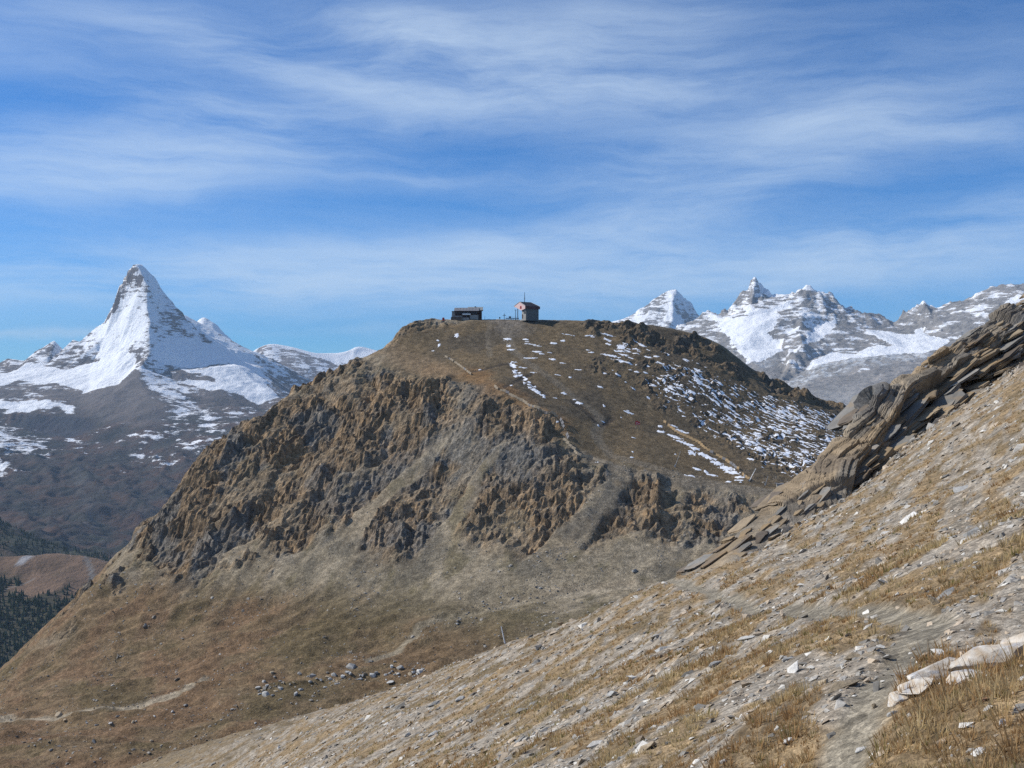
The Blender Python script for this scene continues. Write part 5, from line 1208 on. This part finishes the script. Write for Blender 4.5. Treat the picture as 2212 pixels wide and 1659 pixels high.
top = order[:190]; rest = order[190:]
scatter('gravel', PROTO, pos[rest], R_[rest], size[rest], colr[rest], M_STONE, 'pale grey and tan rock chips strewn over the near slope', 'gravel')
def stone_mat(name, rgb, var=.25):
    m, n, l, b = mat_base(name, .9, .2)
    tcn = n.new('ShaderNodeTexCoord'); oi = n.new('ShaderNodeObjectInfo')
    t = n.new('ShaderNodeTexNoise'); t.inputs['Scale'].default_value = 3.5; t.inputs['Detail'].default_value = 7; t.inputs['Roughness'].default_value = .65
    l.new(tcn.outputs['Object'], t.inputs['Vector'])
    r = n.new('ShaderNodeValToRGB'); l.new(t.outputs[0], r.inputs[0])
    r.color_ramp.elements[0].position = .32; r.color_ramp.elements[1].position = .68
    r.color_ramp.elements[0].color = tuple(c * (1 - var) for c in rgb) + (1,); r.color_ramp.elements[1].color = tuple(min(1, c * (1 + var)) for c in rgb) + (1,)
    mr = n.new('ShaderNodeMapRange'); l.new(oi.outputs['Random'], mr.inputs[0]); mr.inputs[3].default_value = .7; mr.inputs[4].default_value = 1.3
    vm = n.new('ShaderNodeVectorMath'); vm.operation = 'SCALE'; l.new(r.outputs[0], vm.inputs[0]); l.new(mr.outputs[0], vm.inputs['Scale'])
    l.new(vm.outputs[0], b.inputs['Base Color'])
    bp = n.new('ShaderNodeBump'); bp.inputs['Strength'].default_value = .5; bp.inputs['Distance'].default_value = .08
    l.new(t.outputs[0], bp.inputs['Height']); l.new(bp.outputs[0], b.inputs['Normal'])
    return m
M_SG = stone_mat('grey_stone', (.30, .295, .28)); M_ST = stone_mat('tan_stone', (.36, .29, .20)); M_SW = stone_mat('white_stone', (.56, .54, .50), .15); M_SD = stone_mat('dark_stone', (.16, .15, .14)); M_SR = stone_mat('rusty_stone', (.30, .17, .10))
def rock_mesh(name, proto, mat, bev=True):
    me = bpy.data.meshes.new(name); me.from_pydata([tuple(v) for v in proto[0]], [], [tuple(int(i) for i in f) for f in proto[1]])
    bm_ = bmesh.new(); bm_.from_mesh(me)
    if bev: bmesh.ops.bevel(bm_, geom=list(bm_.edges), offset=.05, segments=1, affect='EDGES')
    bmesh.ops.recalc_face_normals(bm_, faces=bm_.faces); bm_.to_mesh(me); bm_.free(); me.materials.append(mat); return me
SM = {k_: [rock_mesh('stone', p, m_, False) for p in PROTO[:6]] for k_, m_ in (('grey', M_SG), ('tan', M_ST), ('white', M_SW), ('dark', M_SD))}
nd = 900; kq = rng.integers(10, int(NA * .93), nd); dq = Lq[kq] + np.outer(np.abs(rng.normal(0, 2.2, nd)), (.45, -.9, 0)) + rng.normal(size=(nd, 3)) * np.array((.3, .3, 0))
dq[:, 2] = near_h(dq[:, 0], dq[:, 1]) + .03; dsz = np.clip(rng.lognormal(-1.75, .55, nd), .06, .7)
scatter('rubble', PROTO[:6], dq, frame_from(near_normal(dq[:, 0], dq[:, 1]) + rng.normal(size=(nd, 3)) * .3, rng.uniform(0, 6.28, nd)), dsz, stone_colors(nd) * .75, M_STONE, 'broken rubble along the foot of the slab crest', 'rubble')
kinds = ('grey', 'grey', 'tan', 'white')
LBL = {'grey': 'flat grey stone lying in the dry grass of the near slope', 'tan': 'tan stone lying in the dry grass of the near slope', 'white': 'whitish stone lying in the dry grass of the near slope'}
for q, i in enumerate(top):
    kd = kinds[q % 4]; o = bpy.data.objects.new('stone', SM[kd][q % 6]); col.objects.link(o)
    M_ = Matrix([list(R_[i][k_]) for k_ in range(3)]).to_4x4(); M_.translation = Vector(pos[i]); o.matrix_world = M_ @ Matrix.Diagonal((size[i], size[i], size[i], 1))
    tag(o, LBL[kd], 'stone', kd + ' stones on the near slope')
def near_ray(px, py, d0=3.0, d1=160):
    d = np.exp(np.linspace(math.log(d0), math.log(d1), 900)); x = (px - 1106) / FX * d; z = (829.5 - py) / FX * d
    h = near_h(x, d) - z; k_ = np.nonzero(h > 0)[0]; k_ = k_[0] if len(k_) else int(np.argmax(h))
    return float(x[k_]), float(d[k_]), float(near_h(x[k_:k_ + 1], d[k_:k_ + 1])[0])
def put_stone(px, py, wpx, flat, mat, label, rot=.5, seed=0, tall=1.0, cat='stone'):
    x, y, z = near_ray(px, py); s_ = wpx / 2 / FX * y
    me = rock_mesh('stone' if cat == 'stone' else 'boulder', rock_arrays(2000 + seed, 20, flat), mat)
    o = bpy.data.objects.new(me.name.split('.')[0], me); col.objects.link(o)
    n_ = Vector(near_normal(np.array([x]), np.array([y]))[0]).lerp(Vector((0, 0, 1)), .3)
    R3 = frame_from(np.array([n_[:]]), np.array([rot]))[0]
    M_ = Matrix([list(R3[k_]) for k_ in range(3)]).to_4x4(); M_.translation = Vector((x, y, z + s_ * flat * .25)); o.matrix_world = M_ @ Matrix.Diagonal((s_, s_ * .9, s_ * tall, 1))
    tag(o, label, cat)
put_stone(1927, 1546, 33, .45, M_SW, 'rounded white stone just below the end of the pale rock', .2, 1)
put_stone(1859, 1623, 38, .4, M_SW, 'broad white stone half sunk in rusty grass beside the gravel', .1, 2)
put_stone(2167, 1567, 26, .8, M_SW, 'upright white stone with a grey top on the gravel', .3, 3, 1.3)
put_stone(2056, 1621, 20, .7, M_SW, 'small round white stone at the edge of the gravel', .5, 4)
put_stone(2206, 1470, 22, .7, M_SW, 'pale stone in the grass at the far end of the pale rock', .5, 5)
put_stone(2112, 1629, 56, .3, M_SW, 'long white slab leaning in the rusty grass', .6, 6)
put_stone(2090, 1648, 22, .6, M_ST, 'cream stone touching the foot of the long white slab', .5, 7)
put_stone(2033, 1646, 20, .7, M_ST, 'small cream stone standing between gravel and grass', 1.5, 8, 1.3)
put_stone(2127, 1516, 22, .6, M_SR, 'reddish stone lying on the grey gravel below the pale rock', .2, 9)
put_stone(1889, 1531, 18, .7, M_ST, 'narrow yellowish stone standing up on its edge beside the path', 1.2, 10, 1.6)
put_stone(2140, 1391, 34, .55, M_SD, 'brown angular stone in the grass above the pale rock', .1, 11)
put_stone(1705, 1602, 34, .4, M_SW, 'white block lying in the long straw grass', .1, 12)
put_stone(1561, 1650, 26, .45, M_SW, 'white stone in the stony turf downhill of the straw grass', .2, 13)
put_stone(1545, 1441, 40, .5, M_SG, 'grey boulder with a dark broken side amid the scree', .4, 14, cat='boulder')
put_stone(1375, 1347, 28, .25, M_SD, 'dark slate slab on the pale scree by the crest', .6, 15)
put_stone(1703, 1425, 46, .22, M_SG, 'long bluish slab in a strip of olive grass', .62, 16)
put_stone(1424, 1629, 24, .45, M_ST, 'orange-tan stone among the grey scree', .5, 17)
put_stone(940, 1522, 44, .35, M_SG, 'large grey slab on the crest of the grassy spur', .6, 18, cat='boulder')
put_stone(995, 1512, 34, .3, M_SG, 'flat pale slab lying behind the large slab on the spur', .6, 19, cat='boulder')
put_stone(935, 1588, 32, .4, M_SG, 'pale blue-grey slab on the grass of the spur', .5, 20, cat='boulder')
put_stone(880, 1590, 22, .5, M_SG, 'cracked grey stone beside the pale blue-grey slab', .5, 21)
put_stone(1025, 1501, 22, .3, M_SD, 'thin tilted grey slab near the crest of the spur', .65, 22)

# the pale banded rock by the path: three blocks parted by cracks
x0, y0, z0 = near_ray(1990, 1500); 
root = empty('pale_rock', (x0, y0, z0)); tag(root, 'large cream and white banded rock bedded in the grass by the path', 'rock')
def block(px0, py0, px1, py1, hpx, seed, lift=.0, d=None):
    """rounded angular block between two bearings"""
    a_ = np.array(near_ray(px0, py0)); b_ = np.array(near_ray(px1, py1)); mid = (a_ + b_) / 2; ln = np.linalg.norm(b_ - a_) / 2
    hh = hpx / 2 / FX * mid[1]
    pv, pf = rock_arrays(3000 + seed, 19, .62)
    bm_ = bmesh.new(); vs_ = [bm_.verts.new(v) for v in pv]
    for f in pf: bm_.faces.new([vs_[int(i_)] for i_ in f])
    bmesh.ops.dissolve_limit(bm_, angle_limit=.12, verts=bm_.verts, edges=bm_.edges)
    bmesh.ops.bevel(bm_, geom=list(bm_.edges), offset=.02, segments=1, affect='EDGES')
    bmesh.ops.triangulate(bm_, faces=bm_.faces)
    for _ in range(3): bmesh.ops.subdivide_edges(bm_, edges=[e_ for e_ in bm_.edges if e_.calc_length() > .16], cuts=1); bmesh.ops.triangulate(bm_, faces=bm_.faces)
    bm_.verts.index_update(); pts_ = np.array([v.co[:] for v in bm_.verts]); F_ = np.array([[v.index for v in f.verts] for f in bm_.faces]); bm_.free()
    X_, Y_, Z_ = pts_[:, 0] / .95, pts_[:, 1] / .75, pts_[:, 2] / .6
    n_ = perlin3(X_ * 3.1, Y_ * 3.1, Z_ * 3.1, seed + 3) * .03 + perlin3(X_ * 13, Y_ * 6, Z_ * 6, seed + 7) * .03
    X_, Y_, Z_ = X_ * (1 + n_), Y_ * (1 + n_), Z_ * (1 + n_)
    ax = (b_ - a_) / np.linalg.norm(b_ - a_); up_ = np.array((-.25, -.1, 1.0)); up_ -= ax * ax.dot(up_); up_ /= np.linalg.norm(up_); sd_ = np.cross(up_, ax)
    pts = mid - np.array((x0, y0, z0)) + up_ * (hh * lift) + X_[..., None] * ax * ln + Y_[..., None] * sd_ * hh * 1.5 + Z_[..., None] * up_ * hh
    bandn = perlin3(X_ * 7 + Z_ * 2.5, Y_ * 1.2, Z_ * 1.2, seed + 9); stain = perlin3(X_ * 2.5, Y_ * 2, Z_ * 2, seed + 11)
    c_ = cmix(np.ones(X_.shape + (3,)) * np.array((.52, .47, .40)), (.47, .38, .28), ss(-.1, .4, bandn)); c_ = cmix(c_, (.36, .37, .39), ss(.12, .45, stain) * .8); c_ = cmix(c_, (.64, .61, .56), ss(.15, .5, -bandn) * .8)
    o = raw_mesh('block', pts.reshape(-1, 3), F_, M_STONE, c_, smooth=False, parent=root)
for q_ in [(1965, 1492, 2120, 1436, 62, 3, .3), (2040, 1462, 2235, 1402, 70, 13, .3), (2150, 1420, 2340, 1372, 62, 14, .25), (1938, 1508, 2030, 1474, 46, 5, .3), (1916, 1532, 1968, 1506, 36, 7, .2), (2030, 1488, 2150, 1452, 46, 9, .0)]: block(*q_)

# ------------------------------------------------------------------ boulders in the basin and on the scree
BM_ = {k_: [rock_mesh('boulder', p, m_) for p in BPRO[:5]] for k_, m_ in (('grey', M_SG), ('tan', M_ST), ('dark', M_SD), ('pale', stone_mat('pale_stone', (.42, .41, .385))))}
rb = np.random.default_rng(77)
def hill_boulder(px, py, spx, kd, label, group, d0=420, d1=720, i=0):
    x, y, z = hfH.ray(px, py, d0, d1); s_ = spx / 2 / FX * y
    o = bpy.data.objects.new('boulder', BM_[kd][i % 5]); col.objects.link(o)
    o.location = (x, y, z + s_ * .15); o.rotation_euler = (rb.uniform(-.25, .25), rb.uniform(-.25, .25), rb.uniform(0, 6.28)); o.scale = (s_, s_ * rb.uniform(.8, 1.2), s_ * rb.uniform(.7, 1.15))
    tag(o, label, 'boulder', group); return o
hill_boulder(907, 1478, 24, 'grey', 'largest square grey boulder on the reddish basin floor', None)
hill_boulder(885, 1487, 16, 'dark', 'low dark boulder touching the largest square boulder', None, i=1)
hill_boulder(1371, 1236, 20, 'grey', 'lone pale boulder on the scree above the shelf path', None, i=2)
for i in range(95):
    t0 = rb.random(); px_ = 555 + t0 * 440; py_ = 1486 - t0 * 45 + rb.normal() * (13 - 6 * t0)
    hill_boulder(px_, py_, rb.lognormal(2.35, .42), ('pale', 'grey', 'pale', 'tan')[i % 4], 'angular block in the band of rocks across the basin floor', 'blocks of the rock band across the basin', i=i)
for i in range(60):
    px_ = rb.uniform(1000, 1230); py_ = 1345 - (px_ - 1000) * .28 + rb.normal() * 14
    hill_boulder(px_ - 20, py_ - 8, rb.lognormal(1.75, .3), ('grey', 'dark')[i % 2], 'grey block in the rockfall below the cliff above the shelf path', 'blocks of the rockfall above the shelf path', i=i)
for i in range(85):
    px_ = rb.uniform(60, 900); py_ = rb.uniform(1500, 1650)
    if py_ > 1655 - (px_ - 200) * .19: continue
    hill_boulder(px_, py_, rb.lognormal(2.05, .42), ('pale', 'tan', 'grey', 'pale')[i % 4], 'boulder lying apart on the brown basin meadow', 'boulders spread over the basin meadow', i=i)
# loose scree on the apron and small stones of the basin
NSC = 11000
px_ = rng.uniform(-20, 1450, NSC * 2); py_ = rng.uniform(1130, 1640, NSC * 2)
sx_ = rng.uniform(-330, 190, NSC * 3); sy_ = rng.uniform(420, 735, NSC * 3)
dens = np.clip(.16 + .9 * ss(.15, .5, fbm(sx_ / 26, sy_ / 26, 4, .55, 321)), 0, 1) * (1 - hfH.at(sx_, sy_, np.clip(rmaskH, 0, 1)) * .7)
ok = rng.random(NSC * 3) < dens; sx_, sy_ = sx_[ok][:NSC], sy_[ok][:NSC]
sz_ = np.clip(rng.lognormal(-.75, .5, len(sx_)), .2, 2.2)
g_ = rng.uniform(.16, .38, len(sx_)); cc = np.stack([g_, g_ * .92, g_ * .80], 1)
gxh, gyh = hfH.slope(); nn = np.stack([-hfH.at(sx_, sy_, gxh), -hfH.at(sx_, sy_, gyh), np.ones(len(sx_))], 1); nn = nn / np.linalg.norm(nn, axis=1)[:, None] + rng.normal(size=(len(sx_), 3)) * .3
scatter('scree', PROTO[:6], np.stack([sx_, sy_, hfH.at(sx_, sy_) + sz_ * .1], 1), frame_from(nn, rng.uniform(0, 6.28, len(sx_))), sz_, cc, M_STONE, 'loose scree and small stones below the cliff', 'scree')

# ------------------------------------------------------------------ dry grass of the near slope
def grass(name, n_, r0, r1, nb, h0, h1, wd, label, seed, thr=.35):
    r2 = np.random.default_rng(seed)
    th_ = np.radians(r2.uniform(-27, 31, n_ * 4)); r_ = np.exp(r2.uniform(math.log(r0), math.log(r1), n_ * 4))
    x_, y_ = r_ * np.sin(th_), r_ * np.cos(th_); tu = turf(x_, y_); pk, pd = pathmask(x_, y_)
    ok = (r2.random(n_ * 4) < ss(thr, .95, tu)) & (pk < .25); x_, y_, r_ = x_[ok][:n_], y_[ok][:n_], r_[ok][:n_]
    n_ = len(x_); z_ = near_h(x_, y_) - .01
    hsc = r2.uniform(h0, h1, n_) * (1 + .5 * ss(0, .4, fbm(x_ / 1.5, y_ / 1.5, 3, .5, 331)))
    tone = fbm(x_ / 2.4, y_ / 2.4, 4, .55, 333) + r2.normal(size=n_) * .25
    a_ = r2.uniform(0, 6.28, (n_, nb)); ln = r2.uniform(.35, 1.0, (n_, nb)); out = r2.uniform(.1, .75, (n_, nb))
    bx_ = x_[:, None] + np.cos(a_) * hsc[:, None] * .28; by_ = y_[:, None] + np.sin(a_) * hsc[:, None] * .28; bz_ = np.repeat(z_[:, None], nb, 1) + (bx_ - x_[:, None]) * FA + (by_ - y_[:, None]) * FB
    hh = hsc[:, None] * ln
    tip = np.stack([bx_ + np.cos(a_) * hh * out - .18 * hh, by_ + np.sin(a_) * hh * out, bz_ + hh], -1)
    wv_ = wd * (.6 + .4 * ln) * np.maximum(1, r_ / r0)[:, None] ** .6; pa = a_ + 1.57 + r2.normal(size=a_.shape) * .6
    b0 = np.stack([bx_ + np.cos(pa) * wv_, by_ + np.sin(pa) * wv_, bz_], -1); b1 = np.stack([bx_ - np.cos(pa) * wv_, by_ - np.sin(pa) * wv_, bz_], -1)
    V = np.stack([b0, b1, tip], 2).reshape(-1, 3); F_ = np.arange(len(V)).reshape(-1, 3)
    base_c = cmix(np.ones((n_, 3)) * np.array((.47, .345, .18)), (.42, .265, .125), ss(0, .45, tone)); base_c = cmix(base_c, (.56, .44, .24), ss(.05, .5, -tone)); base_c = cmix(base_c, (.24, .21, .08), (r2.random(n_) < .07).astype(float))
    c_ = np.repeat(base_c, nb * 3, 0) * r2.uniform(.8, 1.2, (n_ * nb, 1)).repeat(3, 0)
    o = raw_mesh(name, V, F_, M_STRAW, c_, smooth=False)
    return stuff(o, label, 'grass')
M_GRASS = ground_mat('foliage', 2.0, 12.0, .12, 0, .01)
def straw_mat():
    m = ground_mat('dry_grass', 2.0, 12.0, .12, 0, .01); n, l = m.node_tree.nodes, m.node_tree.links; b = n['Principled BSDF']
    tr = n.new('ShaderNodeBsdfTranslucent'); mx = n.new('ShaderNodeMixShader'); mx.inputs[0].default_value = .45
    l.new(b.inputs['Base Color'].links[0].from_socket, tr.inputs[0]); l.new(b.outputs[0], mx.inputs[1]); l.new(tr.outputs[0], mx.inputs[2])
    l.new(mx.outputs[0], n['Material Output'].inputs['Surface']); return m
M_STRAW = straw_mat()
grass('grass', 17000, 3.0, 22, 10, .025, .065, .0030, 'dry straw-coloured grass tufts near the path', 51)
grass('grass', 1500, 3.2, 24, 20, .07, .15, .0034, 'taller straw tussocks standing out of the short turf', 57, .8)
grass('grass', 17500, 18, 130, 6, .06, .13, .014, 'dry grass tufts further along the stony slope', 53)

# ------------------------------------------------------------------ conifer wood far below
def conifers(hf_, n_, ok_fn, seed, h0=13, h1=24):
    r2 = np.random.default_rng(seed); x_ = r2.uniform(hf_.X.min(), hf_.X.max(), n_ * 14); y_ = r2.uniform(hf_.Y.min(), hf_.Y.max(), n_ * 14)
    u_ = x_ / y_; ok = (u_ > -.52) & (u_ < -.30) & ok_fn(x_, y_); x_, y_ = x_[ok][:n_], y_[ok][:n_]
    z_ = hf_.at(x_, y_); h = r2.uniform(h0, h1, len(x_)); ns = 6
    V = []; F_ = []; cs = []; base_i = 0
    aa = np.arange(ns) / ns * 2 * np.pi
    for lo_, hi_2, rad in ((.05, .55, .24), (.30, .80, .18), (.55, 1.0, .12)):
        ph = r2.uniform(0, 6.28, len(x_))
        rr3 = (rad * h)[:, None] * r2.uniform(.75, 1.2, (len(x_), ns))
        ring = np.stack([x_[:, None] + rr3 * np.cos(aa[None] + ph[:, None]), y_[:, None] + rr3 * np.sin(aa[None] + ph[:, None]), (z_ + lo_ * h)[:, None] - r2.uniform(0, .05, (len(x_), ns)) * h[:, None]], -1)
        tipv = np.stack([x_, y_, z_ + hi_2 * h], -1)[:, None]
        vv_ = np.concatenate([ring, tipv], 1); V.append(vv_.reshape(-1, 3))
        f = np.stack([np.arange(ns), (np.arange(ns) + 1) % ns, np.full(ns, ns)], 1)
        F_.append((f[None] + (np.arange(len(x_)) * (ns + 1))[:, None, None] + base_i).reshape(-1, 3)); base_i += len(x_) * (ns + 1)
        g_ = r2.uniform(.65, 1.25, len(x_)); cs.append(np.repeat(np.stack([.030 * g_, .045 * g_, .022 * g_], 1), ns + 1, 0))
    return np.concatenate(V), np.concatenate(F_), np.concatenate(cs)
wA = HF.at
V, F_, cs = conifers(hfA, 6800, lambda x, y: (hfA.at(x, y) + fbm(x / 120, y / 120, 5, .55, 12) * 38 < -655) & (rng.random(len(x)) < .9), 61, 12, 22)
stuff(raw_mesh('forest', V, F_, M_GRASS, cs, smooth=False), 'dark conifer wood filling the valley side below the brown alp', 'forest')
V, F_, cs = conifers(hfS, 2700, lambda x, y: rng.random(len(x)) < .8, 63, 14, 24)
stuff(raw_mesh('forest', V, F_, M_GRASS, cs, smooth=False), 'conifer wood on the shaded shoulder behind the brown alp', 'forest')
# ------------------------------------------------------------------ the air
hz_me = bpy.data.meshes.new('haze')
bm = bmesh.new(); bmesh.ops.create_cube(bm, size=1.0)
lo, hi = Vector((-27000, -13000, -1640)), Vector((27000, 35000, 1900))
for v in bm.verts: v.co = Vector((lo[i] + (v.co[i] + .5) * (hi[i] - lo[i]) for i in range(3)))
bm.to_mesh(hz_me); bm.free()
M_HAZE = bpy.data.materials.new('haze'); M_HAZE.use_nodes = True
hn = M_HAZE.node_tree.nodes; hn.clear()
ho = hn.new('ShaderNodeOutputMaterial'); hv = hn.new('ShaderNodeVolumePrincipled')
hv.inputs['Color'].default_value = (.56, .76, 1.0, 1); hv.inputs['Density'].default_value = 1.9e-5; hv.inputs['Anisotropy'].default_value = 0.0
M_HAZE.node_tree.links.new(hv.outputs[0], ho.inputs['Volume'])
hz_me.materials.append(M_HAZE)
haze = bpy.data.objects.new('haze', hz_me); col.objects.link(haze)
haze['kind'] = 'stuff'
